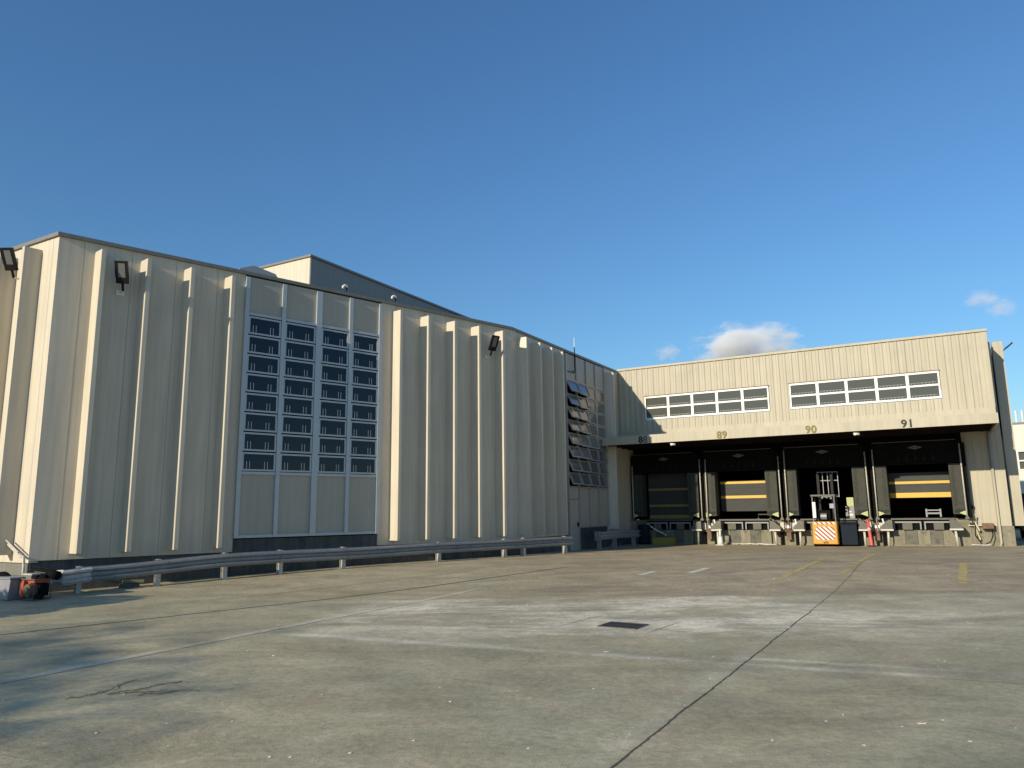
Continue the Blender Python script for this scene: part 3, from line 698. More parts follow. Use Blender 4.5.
# wheel-guide posts with wedge plates
wposts = [(-4.10, 'left of the white cone'), (-.82, 'left of the pair between docks 89 and 90'), (.14, 'just left of the forklift'), (2.56, 'left of the red delineator'), (3.38, 'right of the red delineator'), (5.70, 'at the right side of dock 91'), (-3.24, 'behind the white cone')]
for k, (x, wd) in enumerate(wposts):
    if x in (-3.24,): hh = .62
    t = thing('wheel_guide_post', loc(FD, x, -.62, gz(FD, x, -.62)), 'white post with steel wedge box, ' + wd, 'guide post', 'wedge-topped posts in front of the dock wall')
    tilt = Matrix.Rotation(rad((2, -1.5, 1, -1, 2, -3.5, 1)[k]), 4, 'Y')
    mb = MB(); mb.tube([(0, 0, 0), (0, 0, .66)], .045, 12); part('post', mb, 'whitepole', t, WM[t] @ tilt, smooth=True)
    mb = MB(); s = 1 if k % 2 else -1
    mb.prismy([(-.2 * s, .60), (.24 * s, .60), (.24 * s, .74), (0, .98), (-.2 * s, 1.02)], -.14, .40); part('wedge_box', mb, 'steel', t, bevel=.01)
    mb = MB(); mb.box(-.22, .22, -.155, -.142, .60, .66); part('wedge_lip', mb, 'galv_end', t)
    mb = MB(); mb.cyl(0, 0, 0, .02, .10, 14); part('base_flange', mb, 'dock_conc', t)
# bumper clutter between the docks
k = 0
for x0, x1, wd in ((-3.98, -3.35, 'between docks 88 and 89'), (-.70, .02, 'between docks 89 and 90'), (2.68, 3.28, 'between docks 90 and 91')):
    t = thing('bumper_bracket', loc(FD, (x0 + x1) / 2, 0, 0), 'white and rusty steel bumper bracket on the pier ' + wd, 'bumper', 'bumper brackets on the dock piers')
    w = (x1 - x0) / 2
    mb = MB(); mb.box(-w, w, -.34, -.002, .80, .90).box(-w + .05, -w + .2, -.42, -.34, .72, 1.02).box(w - .2, w - .05, -.42, -.34, .72, 1.02); part('bracket', mb, 'whitepole', t, bevel=.01)
    mb = MB(); mb.box(-w + .02, w - .02, -.36, -.002, .62, .79).box(-.08, .1, -.40, -.36, .3, 1.1); part('rubber_bumper', mb, 'rust', t, bevel=.01)
    mb = MB(); mb.tube([(w - .06, -.42, 1.15), (w - .02, -.44, .98), (w + .04, -.46, .84)], .035, 8); mb.box(-.05, .13, -.46, -.41, .78, .9); part('hook', mb, 'white', t)
    mb = MB(); mb.box(-w, w, -.14, -.002, 0.0, .55); part('lower_block', mb, 'dock_conc', t)
    for s in (-1, 1):
        mb = MB(); mb.box(s * (w - .06) - .055, s * (w - .06) + .055, -.30, -.15, .03, .60); part('pier_shadow_strip', mb, 'black', t, bevel=.01)  # black strips that paint the dark shadow slots on the piers
    r = random.Random(int(x0 * 100))
    for q, cm in enumerate(('black', 'steel', 'whitepole')):
        a_ = r.uniform(-w, w * .3); b_ = a_ + r.uniform(.15, .5)
        mb = MB(); mb.tube([(a_, -.46, 1.16), (a_ + .03, -.50, .9 - .1 * q), ((a_ + b_) / 2, -.52, .55 + .08 * q), (b_, -.48, .75), (b_ + .03, -.44, 1.10)], .014, 6); part('hanging_cable', mb, cm, t, smooth=True)

# cone
g = gz(FD, -3.05, -.95)
t = thing('traffic_cone', loc(FD, -3.05, -.95, g), 'dirty white traffic cone standing below dock 89', 'traffic cone')
mb = MB(); mb.box(-.17, .17, -.17, .17, 0, .035); part('base', mb, 'whitepole', t, bevel=.008)
mb = MB(); mb.tube([(0, 0, .035), (0, 0, .36)], .14, 16, .075); mb.tube([(0, 0, .36), (0, 0, .68)], .06, 14, .035); part('cone', mb, 'white', t, smooth=True)
# red delineator
g = gz(FD, 2.78, -.95)
t = thing('delineator_post', loc(FD, 2.80, -.95, g), 'leaning red plastic delineator post in front of the docks', 'delineator')
R_ = WM[t] @ Matrix.Rotation(rad(-4), 4, 'Y')
mb = MB(); mb.tube([(0, 0, 0), (0, 0, .08), (0, 0, 1.05)], .085, 14, .05); part('post', mb, 'redfaded', t, R_, smooth=True)
mb = MB(); mb.cyl(0, 0, .62, .72, .074, 14); part('reflective_band', mb, 'galv_end', t, R_)
mb = MB(); mb.cyl(0, 0, 0, .04, .15, 16); part('base', mb, 'black', t)
# things on the dock wall right
t = thing('hose_reel', loc(FD, 6.75, -.05, .9), 'dark hose hanging from a wall bracket right of dock 91', 'hose')
mb = MB(); mb.box(-.20, .16, -.28, -.0, -.14, .06); part('bracket', mb, 'rust', t, bevel=.01)
mb = MB(); mb.tube([(.1, -.2, -.1), (.1, -.24, -.4), (.0, -.28, -.62), (-.25, -.26, -.74), (-.45, -.2, -.4), (-.42, -.14, .1), (-.36, -.1, .32)], .02, 8); part('hose', mb, 'black', t, smooth=True)
mb = MB(); mb.tube([(-.36, -.12, .32), (-.40, -.14, .05), (-.30, -.16, -.22)], .035, 8); mb.tube([(-.5, -.1, .5), (-.42, -.1, .42), (-.36, -.12, .32)], .012, 6); part('nozzle', mb, 'whitepole', t)
t = thing('pale_pipe', loc(FD, 6.33, -.12, 0), 'thin pale yellow pipe rising on the plinth right of dock 91', 'pipe')
mb = MB(); mb.tube([(-.02, 0, 1.32), (0, 0, .8), (.12, 0, .35)], .03, 8); mb.box(-.22, .3, -.01, .03, .86, .90); part('pipe', mb, 'palepipe', t)
mb = MB(); mb.box(-.07, .03, -.03, .08, 1.50, 1.62); part('switch_box', mb, 'black_metal', t)
# goods on the dock floor
t = thing('carton_stack', loc(FD, 2.02, .35, 1.15), 'tall pale carton with a yellow-green top standing in open dock 90', 'carton')
mb = MB(); mb.box(-.17, .17, -.15, .2, 0, .5); part('carton', mb, 'greyplastic', t, bevel=.01)
mb = MB(); mb.box(-.10, .16, -.13, .2, .502, .86); part('yellow_carton', mb, 'yellowgreen', t, bevel=.01)
mb = MB(); mb.box(-.08, .10, -.156, -.151, .12, .2).box(-.08, .06, -.156, -.151, .26, .3); part('label', mb, 'white', t)
t = thing('roll_cage', loc(FD, 2.45, .6, 1.15), 'tangle of grey rails and pipes beside the pale carton in dock 90', 'trolley')
mb = MB()
for z in (.15, .45): mb.tube([(-.25, 0, z), (.3, 0, z + .03)], .02, 6)
for x in (-.25, 0, .3): mb.tube([(x, 0, 0), (x + .03, 0, .5)], .02, 6)
mb.tube([(.3, 0, .45), (.5, -.1, .2), (.6, -.1, .02)], .03, 6); part('rails', mb, 'galv', t)
mb = MB()
for x in (-.22, .28): mb.cyl(x, 0, .0, .06, .04, 10)
part('wheels', mb, 'black', t)
t = thing('pallet_jack', loc(FD, 5.0, .5, 1.16) @ Matrix.Scale(.8, 4), 'small grey pallet truck on the floor of dock 91', 'pallet truck')
mb = MB(); mb.box(-.32, .32, -.1, .1, .18, .26).box(-.32, .32, -.1, .1, .34, .40).box(-.34, -.26, -.12, .12, .04, .44).box(.26, .34, -.12, .12, .04, .44); part('frame', mb, 'galv', t, bevel=.01)
mb = MB()
for x in (-.28, .28): mb.tube([(x - .04, 0, .05), (x + .04, 0, .05)], .05, 12)
part('wheels', mb, 'black', t)
t = thing('leveller_barrier', loc(FD, -1.35, -.02, 1.17), 'low black frame standing on the dock floor under number 89', 'frame')
mb = MB(); mb.tube([(-.25, 0, 0), (-.25, 0, .18), (.25, 0, .18), (.25, 0, 0)], .03, 8); part('hoop', mb, 'steel', t)
mb = MB(); mb.box(-.3, -.2, -.05, .05, -.0, .02).box(.2, .3, -.05, .05, 0, .02); part('feet', mb, 'steel', t)

# blue bin right of the forklift
t = thing('blue_bin', loc(FD, 2.02, -.62, gz(FD, 2, -.6)), 'dark blue wheeled bin between the forklift and the red delineator', 'bin')
mb = MB(); mb.prismx([(-.30, .06), (.28, .06), (.34, .86), (-.36, .86)], -.30, .30); part('body', mb, 'bluebin', t, bevel=.02)
mb = MB(); mb.prismx([(-.40, .865), (.38, .865), (.30, .95), (-.32, .93)], -.33, .33); part('lid', mb, 'bluebin', t, bevel=.01)
for s in (-1, 1): mb = MB(); mb.tube([(s * .24 - .03, .2, .08), (s * .24 + .03, .2, .08)], .08, 14); part('wheel', mb, 'black', t)

# forklift -------------------------------------------------------
fk = thing('forklift', loc(FD, 1.19, -1.30, gz(FD, 1.1, -1)), 'yellow forklift seen from behind with a red and white hatched back, parked at dock 90', 'forklift')
mb = MB(); mb.prism([(-.47, 0), (-.44, -.05), (.44, -.05), (.47, 0), (.47, .45), (-.47, .45)], .10, .98); part('counterweight', mb, 'forkyellow', fk, bevel=.03)
mb = MB(); mb.prismy([(-.36, .33), (-.28, .27), (.28, .27), (.37, .33), (.37, .66), (.28, .78), (-.28, .78), (-.36, .66)], -.062, -.056); part('hatch_panel', mb, 'hatch', fk)
mb = MB(); mb.box(-.38, .38, -.06, -.053, .88, .96); part('hatch_band', mb, 'hatch', fk)
mb = MB(); mb.box(-.09, .09, -.064, -.053, .17, .19).box(-.05, -.03, -.064, -.053, .10, .17).box(.03, .05, -.064, -.053, .13, .22).box(.08, .1, -.064, -.053, .14, .18); part('maker_lettering', mb, 'black_metal', fk)
mb = MB(); mb.box(-.44, .44, .46, 1.15, .14, .62); part('body', mb, 'forkyellow', fk, bevel=.02)
mb = MB(); mb.box(-.24, .24, .20, .62, .99, 1.12).box(-.23, .23, .14, .24, 1.1, 1.42); part('seat', mb, 'black', fk, bevel=.02)
for x in (-.40, .42):
    mb = MB(); mb.tube([(x, .06, .98), (x, .10, 2.0)], .025, 8); part('guard_pillar', mb, 'galv', fk)
    mb = MB(); mb.tube([(x, .95, .6), (x, .85, 2.0)], .025, 8); part('guard_pillar', mb, 'black_metal', fk)
mb = MB(); mb.box(-.45, .46, .05, .09, 1.98, 2.04).box(-.45, .46, .85, .89, 1.98, 2.04)
for i in range(8): mb.box(-.45 + i * .125, -.425 + i * .125, .09, .85, 1.985, 2.03)
part('overhead_guard', mb, 'steel', fk)
mb = MB(); mb.tube([(-.12, .12, 1.18), (.1, .12, 1.18)], .13, 16); part('gas_cylinder', mb, 'galv', fk)
mb = MB(); mb.box(-.41, -.28, .02, .10, 1.12, 1.75); part('white_tank', mb, 'white', fk, bevel=.02)
for x, z in ((-.05, 1.88), (.12, 1.90), (.28, 1.86)): mb = MB(); mb.box(x, x + .07, .02, .06, z, z + .07); part('tail_lamp', mb, 'lens', fk)
for x in (-.32, .20): mb = MB(); mb.box(x, x + .10, 1.18, 1.28, .08, 2.9); part('mast_rail', mb, 'black_metal', fk)
mb = MB()
for i in range(5): mb.box(-.31 + i * .195, -.285 + i * .195, 1.34, 1.37, 1.95, 3.0)
for z in (1.97, 2.62, 2.97): mb.box(-.31, .495, 1.335, 1.375, z, z + .03)
part('load_backrest', mb, 'galv', fk)
mb = MB(); mb.tube([(.0, .9, 1.0), (.0, .72, 1.28)], .02, 6); mb.tube([(-.13 + .26 * k / 12 * 0 + .13 * math.cos(k * PI / 6), .70 + .03 * math.sin(k * PI / 6), 1.30 + .12 * math.sin(k * PI / 6)) for k in range(13)], .014, 5); part('steering_wheel', mb, 'black_metal', fk)
mb = MB(); mb.tube([(.42, .2, .98), (.40, .3, 1.4), (.30, .5, 1.5), (.34, .8, 1.1)], .018, 6); mb.tube([(-.3, .7, .98), (-.25, .66, 1.5)], .015, 6); mb.box(.24, .40, .02, .1, 1.5, 1.68); part('hose_and_levers', mb, 'galv', fk)
for x in (-.3, .3): mb = MB(); mb.box(x - .05, x + .05, 1.38, 1.42, .1, .15); mb.v = [(a, b_ + .0, c + 0) for a, b_, c in mb.v]; part('fork', mb, 'steel', fk)
for x in (-.40, .40):
    for y in (.25, .98):
        mb = MB(); mb.tube([(x - .07, y, .17), (x + .07, y, .17)], .17, 20); o = part('wheel', mb, 'black', fk, smooth=False)
        mb = MB(); mb.tube([(x - .075, y, .17), (x + .075, y, .17)], .08, 14); part('hub', mb, 'forkyellow', o)

# shaded corner: yellow crate, pallet, steps, hanging chain
g = gz(FD, -5.5, -.9)
t = thing('plastic_crate', loc(FD, -5.52, -.95, g), 'olive yellow plastic crate on the ground below dock 88', 'crate')
mb = MB(); mb.box(-.46, .46, -.25, -.23, 0, .30).box(-.46, .46, .23, .25, 0, .30).box(-.46, -.44, -.23, .23, 0, .3).box(.44, .46, -.23, .23, 0, .3).box(-.44, .44, -.23, .23, 0, .02); part('body', mb, 'crate', t)
mb = MB()
for z in (.07, .16, .25): mb.box(-.48, .48, -.268, -.251, z, z + .03)
for i in range(9): mb.box(-.45 + i * .11, -.43 + i * .11, -.264, -.251, .0, .30)
part('rib', mb, 'crate', t)
g = gz(FD, -6.9, -1.7)
t = thing('pallet', loc(FD, -7.6, -2.6, gz(FD, -7.6, -2.6)) @ Matrix.Rotation(rad(90), 4, 'Z'), 'grey pallet lying flat in the shade beside the short barrier', 'pallet')
mb = MB()
for i in range(6): mb.box(-.6, .6, -.5 + i * .18, -.39 + i * .18, .11, .13)
part('deck_boards', mb, 'pallet', t)
mb = MB()
for x in (-.55, -.04, .47):
    for y in (-.48, 0, .42): mb.box(x, x + .09, y, y + .1, 0, .109)
part('blocks', mb, 'greyplastic', t)
t = thing('chain', loc(FD, -6.35, -.55, .9), 'pale plastic chain slung down in the shade beside the yellow crate', 'chain')
mb = MB()
for i in range(7):
    x = i * .125; z = -.07 * i + .02 * math.cos(i * 1.2); mb.tube([(x - .045, 0, z + .03), (x + .045, 0, z - .03)], .034, 8)
part('links', mb, 'white', t)
mb = MB(); mb.tube([(-.05, .1, .05), (.4, .02, -.2), (.85, .08, -.5)], .012, 6); part('cord', mb, 'greyplastic', t)
t = thing('dark_drum', loc(FD, -6.55, -.7, gz(FD, -6.5, -.7)), 'dark drum standing in the shaded corner left of the yellow crate', 'drum')
mb = MB(); mb.cyl(0, 0, 0, .85, .26, 20); part('body', mb, 'bluebin', t)
mb = MB()
for z in (.02, .28, .56, .83): mb.cyl(0, 0, z, z + .03, .272, 20)
part('hoops', mb, 'black', t)

# ------------------------------------------------------------------ left corner clutter (in FL frame)
def gl(x, y): return gz(FL, x, y)
t = thing('engine_pump', loc(FL, 1.04, -.36, gl(1.3, -.3)) @ Matrix.Scale(.80, 4), 'orange-red framed engine pump beside the flared barrier end', 'engine pump')
mb = MB()
for x in (-.30, .30):
    mb.tube([(x, -.2, .03), (x, -.2, .50), (x, .2, .50), (x, .2, .03), (x, -.2, .03)], .018, 8)
for y in (-.2, .2):
    for z in (.03, .50): mb.tube([(-.3, y, z), (.3, y, z)], .018, 8)
part('tube_frame', mb, 'rust', t)
mb = MB(); mb.box(-.30, -.17, -.21, .12, .06, .47); part('side_panel', mb, 'orange', t, bevel=.02)
mb = MB(); mb.tube([(.02, -.22, .24), (.02, -.04, .24)], .155, 20); part('flywheel_cover', mb, 'rust', t)
mb = MB(); mb.tube([(.02, -.235, .24), (.02, -.22, .24)], .09, 16); part('starter', mb, 'steel', t)
mb = MB(); mb.box(-.14, .26, -.02, .18, .10, .40); part('engine_block', mb, 'black', t, bevel=.02)
mb = MB(); mb.box(-.10, .24, -.16, .16, .41, .49); part('fuel_tank', mb, 'orange', t, bevel=.03)
mb = MB(); mb.tube([(.30, -.15, .10), (.45, -.2, .12), (.58, -.15, .10)], .06, 10); part('outlet', mb, 'black', t)
t = thing('tarpaulin_bundle', loc(FL, .92, -.14, gl(1.3, -.3) - .10) @ Matrix.Scale(.88, 4), 'black rolled tarpaulin bundle resting on top of the engine pump', 'tarpaulin')
mb = MB()
mb.tube([(-.50, .0, .66), (-.38, -.04, .68), (-.15, -.03, .70), (.1, -.06, .67), (.35, -.03, .66), (.52, 0, .63)], .10, 12)
mb.tube([(-.42, -.14, .60), (-.2, -.17, .62), (.1, -.16, .60), (.34, -.15, .59)], .07, 10)
part('roll', mb, 'black', t, smooth=True)
mb = MB(); mb.tube([(-.15, -.15, .71), (.3, -.15, .69)], .014, 6); part('strap', mb, 'steel', t)
g = gl(.6, -.5)
t = thing('utility_box', loc(FL, .46, -.48, g), 'grey plastic storage tub at the foot of the sunlit end wall', 'tub')
mb = MB(); mb.prismy([(-.24, 0), (.24, 0), (.30, .40), (-.28, .40)], -.22, .2); part('body', mb, 'greyplastic', t, bevel=.02)
mb = MB(); mb.box(-.31, .33, -.25, .23, .405, .44); part('lid', mb, 'greyplastic', t, bevel=.01)
t = thing('wooden_board', loc(FL, .86, -.30, gl(.9, -.3)), 'brownish block propped between the grey tub and the engine pump', 'block')
mb = MB(); mb.box(-.13, .13, -.14, .14, 0, .47); part('block', mb, 'conc', t, bevel=.01)
mb = MB(); mb.box(-.15, .18, -.16, .16, .472, .50); part('cap', mb, 'galv_end', t)
t = thing('tyre', loc(FL, .10, -.52, g + .26) @ Matrix.Rotation(rad(12), 4, 'Z'), 'black tyre leaning at the left edge beside the grey tub', 'tyre')
mb = MB(); n = 28
for ring in range(n + 1):
    pass
pts = [(math.cos(2 * PI * k / 28) * .19, 0, math.sin(2 * PI * k / 28) * .19) for k in range(29)]
mb.tube(pts, .08, 10); part('tyre_wall', mb, 'black', t, smooth=True)
mb = MB(); mb.tube([(0, -.03, 0), (0, .03, 0)], .12, 18); part('rim', mb, 'steel', t)
t = thing('moss_block', frame(-8.5, 16.95, rad(30), G(-8.5, 16.95)), 'small greenish block lying on the ground under the crash barrier', 'block')
mb = MB(); mb.box(-.24, .16, -.1, .1, 0, .09); part('slab', mb, 'conc_dark', t, bevel=.015)
mb = MB(); mb.box(-.18, .26, -.08, .08, .092, .16); part('upper_slab', mb, 'grass', t, bevel=.02)

# weeds in the joint
t = thing('weed_runner', frame(-3.65, 7.1, 0), 'dry green creeping weed lying on the bare concrete, lower left', 'weed')
def runner(x0, y0, ang, n, st, seed):
    r = random.Random(seed); mb = MB(); p = Vector((x0, y0, .008)); pts = [p.copy()]
    for i in range(n):
        ang += r.uniform(-.9, .9) * .6; p = p + Vector((math.cos(ang), math.sin(ang), 0)) * st; p.z = .006 + r.uniform(0, .008); pts.append(p.copy())
    mb.tube(pts, .0035, 5)
    for q in pts[1:]:
        for k in range(3):
            a = r.uniform(0, 6.28); l = r.uniform(.012, .035); e = q + Vector((math.cos(a) * l, math.sin(a) * l, .006)); s = Vector((-math.sin(a), math.cos(a), 0)) * .008
            mb.add([q, (q + e) / 2 + s, e, (q + e) / 2 - s], [(0, 1, 2, 3)])
    return mb
part('stem', runner(-.35, -.15, .5, 14, .06, 2), 'grass', t); part('stem', runner(-.1, .05, .1, 12, .06, 5), 'grass', t); part('stem', runner(.25, -.05, 1.2, 9, .06, 8), 'grass', t); part('stem', runner(-.05, .0, .9, 10, .05, 9), 'grass', t)

# litter
lm = []
for i in range(4):
    mb = MB(); n = 5; w = random.uniform(.008, .02)
    vs = [(w * math.cos(2 * PI * k / n) * random.uniform(.6, 1.4), w * math.sin(2 * PI * k / n) * random.uniform(.6, 1.4), .004 + .006 * random.random()) for k in range(n)]
    mb.add(vs + [(v[0], v[1], v[2] - .003) for v in vs], [tuple(range(n)), tuple(range(2 * n - 1, n - 1, -1))] + [(k, (k + 1) % n, n + (k + 1) % n, n + k) for k in range(n)])
    lm.append(mb.mesh('litter_scrap', 'paper'))
base = None
for i in range(120):
    r = random.random(); y = 5.3 + 13 * r ** 1.6; x = random.uniform(-.66, .68) * y
    if base is None:
        base = bpy.data.objects.new('litter_scrap', lm[0]); o = place(base, frame(x, y, random.uniform(0, 6), G(x, y)))
    else:
        o = base.copy(); o.data = lm[i % 4]; COL.objects.link(o); o.matrix_local = frame(x, y, random.uniform(0, 6), G(x, y)) @ Matrix.Scale(random.uniform(.25, .6) * (1 + y * .05), 4)
    tag(o, 'tiny white scrap of litter on the concrete yard', 'litter', 'white scraps scattered on the yard')
for (x, y, s, lb) in ((3.04, 5.9, 1.8, 'larger pale flat scrap on the concrete, lower right'), (1.05, 8.9, 1.8, 'long white paper strip on the concrete near the picture centre')):
    o = base.copy(); o.data = lm[1]; COL.objects.link(o); o.matrix_local = frame(x, y, .1, G(x, y)) @ Matrix.Diagonal((s * 1.6, s * .7, 1, 1)); tag(o, lb, 'litter', 'white scraps scattered on the yard')

for k, (x, w_) in enumerate(((-2.3, .35), (-1.75, .3), (-1.2, .45), (6.45, .3))):
    r = random.Random(k + 3); mb = MB()
    for q in range(4):
        p = [(-w_ + 2 * w_ * (i / 5) + r.uniform(-.04, .04), r.uniform(-.1, .1), .02 + .05 * r.random()) for i in range(6)]
        mb.tube(p, .008, 5)
    single('plastic_strapping', mb, 'white', loc(FD, x, -.42, gz(FD, x, -.4)), ('tangle of white plastic strapping at the dock foot, below the left of door 89', 'tangle of white plastic strapping at the dock foot, below the middle of door 89', 'tangle of white plastic strapping at the dock foot, below the right of door 89', 'tangle of white plastic strapping on the ground right of dock 91')[k], 'strapping', 'loose white strapping along the dock foot')

# ------------------------------------------------------------------ neighbour building at the right edge
FN = loc(FD, 0, 25, 0)
t = thing('neighbour_building', loc(FN, 9, 0, 0), 'pale two-storey building with a window band beyond the right end of the docks', 'building')
mb = MB(); mb.box(8.5, 30, 0, .3, 5.12, 6.85).box(8.5, 30, 0, .3, 2.3, 3.84).box(8.5, 9.9, 0, .3, 3.84, 5.12).box(8.5, 8.9, .3, 14, 0, 6.8)
for i in range(24): mb.box(9 + i * .9, 9.04 + i * .9, -.02, .002, 2.3, 6.83)
part('wall', mb, 'farwhite', t, FN)
mb = MB(); mb.box(8.45, 30.1, -.06, .36, 6.85, 6.97); part('coping', mb, 'cream_dark', t, FN)
mb = MB(); mb.box(8.5, 30, .3, 14, 6.6, 6.8); part('roof', mb, 'roof', t, FN)
mb = MB()
for z in (3.84, 4.42, 5.05): mb.box(9.9, 26, -.04, .1, z, z + .09)
for i in range(13): mb.box(9.9 + i * 1.3, 9.98 + i * 1.3, -.035, .1, 3.93, 5.05)
w = part('window', mb, 'white', t, FN)
mb = MB(); mb.box(9.98, 26, .12, .15, 3.9, 5.1); part('pane', mb, 'glass_grey', w, FN)
mb = MB(); mb.box(8.5, 30, 3, 3.1, 0, 2.3).box(8.5, 30, .0, 3, 2.2, 2.29); part('undercroft', mb, 'interior', t, FN)
for x in (10.15, 10.5): mb = MB(); mb.tube([(x, .5, 6.9), (x, .5, 7.8)], .06, 8); part('roof_pipe', mb, 'white', t, FN)
# parked dark van at right edge
Fv = frame(24.0, 34.0, aF, G(24, 34))
t = thing('parked_van', Fv, 'dark blue van parked past the right end of the dock wing, mostly cut off', 'van')
mb = MB(); mb.prismx([(-2.3, .35), (2.2, .35), (2.2, 1.9), (1.6, 2.05), (-1.2, 2.05), (-1.7, 1.25), (-2.3, 1.1)], -.9, .9); part('body', mb, 'bluebin', t, bevel=.06)
mb = MB(); mb.add([(-.75, -1.73, 1.28), (.75, -1.73, 1.28), (.7, -1.30, 1.94), (-.7, -1.30, 1.94)], [(0, 1, 2, 3)]); part('windscreen', mb, 'glass_grey', t)
for x in (-.82, .82):
    for y in (-1.5, 1.4): mb = MB(); mb.tube([(x - .1, y, .34), (x + .1, y, .34)], .34, 20); part('wheel', mb, 'black', t)

# ------------------------------------------------------------------ trees off to the left behind the camera (they throw the shade on the yard)
def palm(x, y, h, label, seed, nfr=20):
    r = random.Random(seed); t = thing('palm_tree', frame(x, y, 0), label, 'tree', 'palms beside the yard')
    mb = MB(); mb.tube([(0, 0, 0), (.1, .05, h * .5), (.25, .1, h)], .2, 12, .13); part('trunk', mb, 'bark', t, smooth=True)
    mb = MB(); top = Vector((.25, .1, h))
    for k in range(nfr):
        a = 2 * PI * k / nfr + r.uniform(-.15, .15); up = r.uniform(-.1, .9); L_ = r.uniform(2.2, 2.9); p = top.copy(); d = Vector((math.cos(a), math.sin(a), up)).normalized(); side = Vector((-math.sin(a), math.cos(a), 0))
        pts = [p.copy()]
        for i in range(14):
            p = p + d * L_ / 14; d = (d + Vector((0, 0, -.09))).normalized(); pts.append(p.copy())
        mb.tube(pts, .02, 4, .006)
        for i, q in enumerate(pts[2:]):
            for s in (-1, 1):
                l = .55 * math.sin(PI * (i + 2) / 16) + .12; e = q + side * s * l + d * .25 + Vector((0, 0, -.18 * r.random() - .12)); w = d * .03
                mb.add([q - w, q + w, e], [(0, 1, 2)])
    part('crown', mb, 'leaf', t)
def bush(x, y, h, rad_, label, seed, n=2600):
    r = random.Random(seed); t = thing('leafy_tree', frame(x, y, 0), label, 'tree')
    mb = MB(); mb.tube([(0, 0, 0), (.05, 0, h * .5), (0, .05, h * .8)], .12, 10, .05)
    for k in range(6):
        a = k * 1.05; mb.tube([(0, 0, h * .35 + .08 * k), (math.cos(a) * rad_ * .6, math.sin(a) * rad_ * .6, h * .7)], .05, 6, .02)
    part('trunk', mb, 'bark', t)
    mb = MB(); cl = [(Vector((r.uniform(-1, 1), r.uniform(-1, 1), r.uniform(-.6, .8))), r.uniform(.35, .6)) for _ in range(14)]
    for i in range(n):
        c, cr = cl[i % 14]; v = Vector((r.gauss(0, 1), r.gauss(0, 1), r.gauss(0, 1))).normalized() * cr * r.uniform(.5, 1)
        p = Vector(((c.x * .6 + v.x) * rad_, (c.y * .6 + v.y) * rad_, h * .66 + (c.z * .6 + v.z) * h * .3))
        a = Vector((r.gauss(0, 1), r.gauss(0, 1), r.gauss(0, 1))).normalized(); b_ = a.orthogonal().normalized(); s = r.uniform(.10, .17)
        mb.add([p - a * s, p + b_ * s * .5, p + a * s, p - b_ * s * .5], [(0, 1, 2, 3)])
    part('crown', mb, 'leaf', t)
palm(-17.3, -4.2, 5.6, 'tall palm left of the yard, behind the viewer, first of the row', 3)
palm(-18.6, -3.2, 6.0, 'palm left of the yard, behind the viewer, second of the row', 5)
palm(-16.2, -5.7, 5.4, 'shorter palm left of the yard, behind the viewer, last of the row', 8)
bush(-14.6, 8.8, 3.3, 1.7, 'round leafy tree outside the left edge of the picture', 4, 9000)

# ------------------------------------------------------------------ clouds
def cloud_mat(dens, seed, scale):
    m = bpy.data.materials.new('cloud_vapour'); m.use_nodes = True; nt = m.node_tree; N = nt.nodes; L = nt.links
    N.remove(N['Principled BSDF']); out = N['Material Output']
    v = N.new('ShaderNodeVolumePrincipled'); v.inputs['Color'].default_value = (1, 1, 1, 1); v.inputs['Anisotropy'].default_value = -.22
    tc = N.new('ShaderNodeTexCoord')
    nz = N.new('ShaderNodeTexNoise'); nz.noise_dimensions = '4D'; nz.inputs['W'].default_value = seed; nz.inputs['Scale'].default_value = scale; nz.inputs['Detail'].default_value = 7; nz.inputs['Roughness'].default_value = .62
    L.new(tc.outputs['Object'], nz.inputs['Vector'])
    ln = N.new('ShaderNodeVectorMath'); ln.operation = 'LENGTH'; L.new(tc.outputs['Object'], ln.inputs[0])
    a = N.new('ShaderNodeMath'); a.operation = 'MULTIPLY_ADD'; a.inputs[1].default_value = -1.0; a.inputs[2].default_value = .86; L.new(ln.outputs['Value'], a.inputs[0])
    b = N.new('ShaderNodeMath'); b.operation = 'SUBTRACT'; L.new(nz.outputs['Fac'], b.inputs[0]); b.inputs[1].default_value = .5
    c = N.new('ShaderNodeMath'); c.operation = 'MULTIPLY_ADD'; c.inputs[1].default_value = 2.6; L.new(b.outputs[0], c.inputs[0]); L.new(a.outputs[0], c.inputs[2])
    d = N.new('ShaderNodeMapRange'); d.inputs[1].default_value = .08; d.inputs[2].default_value = .5; d.inputs[3].default_value = 0; d.inputs[4].default_value = dens
    L.new(c.outputs[0], d.inputs[0]); L.new(d.outputs[0], v.inputs['Density']); L.new(v.outputs[0], out.inputs['Volume'])
    return m
camF = Vector((0, math.cos(rad(9.7695)), math.sin(rad(9.7695)))); camU0 = Vector((0, -math.sin(rad(9.7695)), math.cos(rad(9.7695)))); camR0 = Vector((1, 0, 0)); ro = rad(-.7041)
camR = camR0 * math.cos(ro) + camU0 * math.sin(ro); camU = -camR0 * math.sin(ro) + camU0 * math.cos(ro)
def skypos(px, py, dist):
    d = (camF * 741.5 + camR * (px - 512) - camU * (py - 384)).normalized(); return Vector((0, 0, 1.6)) + d * dist
clouds = [(744, 345, 46, 19, .022, 1.3, 2.2, 'large grey-white cumulus cloud low above the dock wing roof'), (668, 353, 13, 8, .015, 7.7, 2.0, 'small pale puff of cloud left of the large cloud'),
          (983, 299, 15, 8, .011, 3.3, 2.0, 'thin cloud wisp at the right, the upper of two'), (1003, 308, 12, 7, .013, 5.1, 2.0, 'thin cloud wisp at the right edge, the lower of two')]
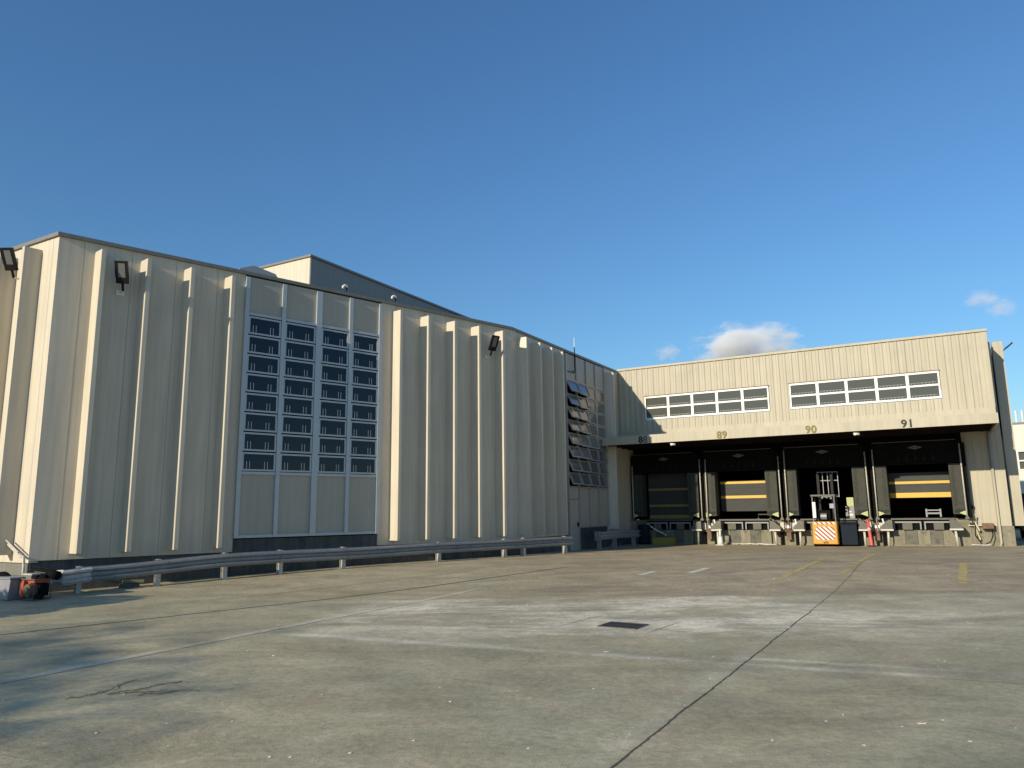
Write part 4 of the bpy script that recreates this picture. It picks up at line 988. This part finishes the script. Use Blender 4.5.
for px, py, hw, hh, dens, seed, s_, lb in clouds:
    dist = 2600; k = dist / 741.5; p = skypos(px, py, dist)
    bm = bmesh.new(); bmesh.ops.create_icosphere(bm, subdivisions=3, radius=1.0); me = bpy.data.meshes.new('cloud'); bm.to_mesh(me); bm.free()
    me.materials.append(cloud_mat(dens, seed, s_))
    o = bpy.data.objects.new('cloud', me); place(o, Matrix.Translation(p) @ Matrix.Rotation(-math.atan2(p.x, p.y), 4, 'Z') @ Matrix.Diagonal((hw * k * 1.25, hw * k * .8, hh * k * 1.3, 1)))
    tag(o, lb, 'cloud', 'fair-weather clouds')

# ------------------------------------------------------------------ camera, sun, sky
cam = bpy.data.cameras.new('camera'); co = bpy.data.objects.new('camera', cam); COL.objects.link(co)
R3 = Matrix(((camR.x, camU.x, -camF.x), (camR.y, camU.y, -camF.y), (camR.z, camU.z, -camF.z))).to_4x4()
co.matrix_world = Matrix.Translation((0, 0, 1.6)) @ R3
cam.sensor_width = 36; cam.lens = 741.5 / 1024 * 36; cam.clip_start = .1; cam.clip_end = 8000
sc.camera = co
az, el = rad(226.2), rad(19.4)
sd = Vector((math.cos(az) * math.cos(el), math.sin(az) * math.cos(el), math.sin(el)))
sun = bpy.data.lights.new('sun', 'SUN'); sun.energy = 5.0; sun.angle = rad(.53); sun.color = (1.0, .88, .68)
so = bpy.data.objects.new('sun', sun); COL.objects.link(so); so.rotation_euler = sd.to_track_quat('Z', 'Y').to_euler()
w = bpy.data.worlds.new('World'); sc.world = w; w.use_nodes = True; nt = w.node_tree; N = nt.nodes; L = nt.links
sk = N.new('ShaderNodeTexSky'); sk.sky_type = 'NISHITA'; sk.sun_disc = False; sk.sun_elevation = el; sk.sun_rotation = math.atan2(sd.x, sd.y)
sk.altitude = 0; sk.air_density = 1.5; sk.dust_density = 0; sk.ozone_density = 8.5
L.new(sk.outputs[0], N['Background'].inputs['Color']); N['Background'].inputs['Strength'].default_value = .14
vs = sc.view_settings; vs.view_transform = 'Standard'; vs.look = 'None'; vs.gamma = 1; vs.use_curve_mapping = False; vs.exposure = 0
sc.render.resolution_x = 1024; sc.render.resolution_y = 768
try:
    sc.cycles.max_bounces = 6; sc.cycles.volume_bounces = 6; sc.cycles.volume_max_steps = 128
except Exception: pass
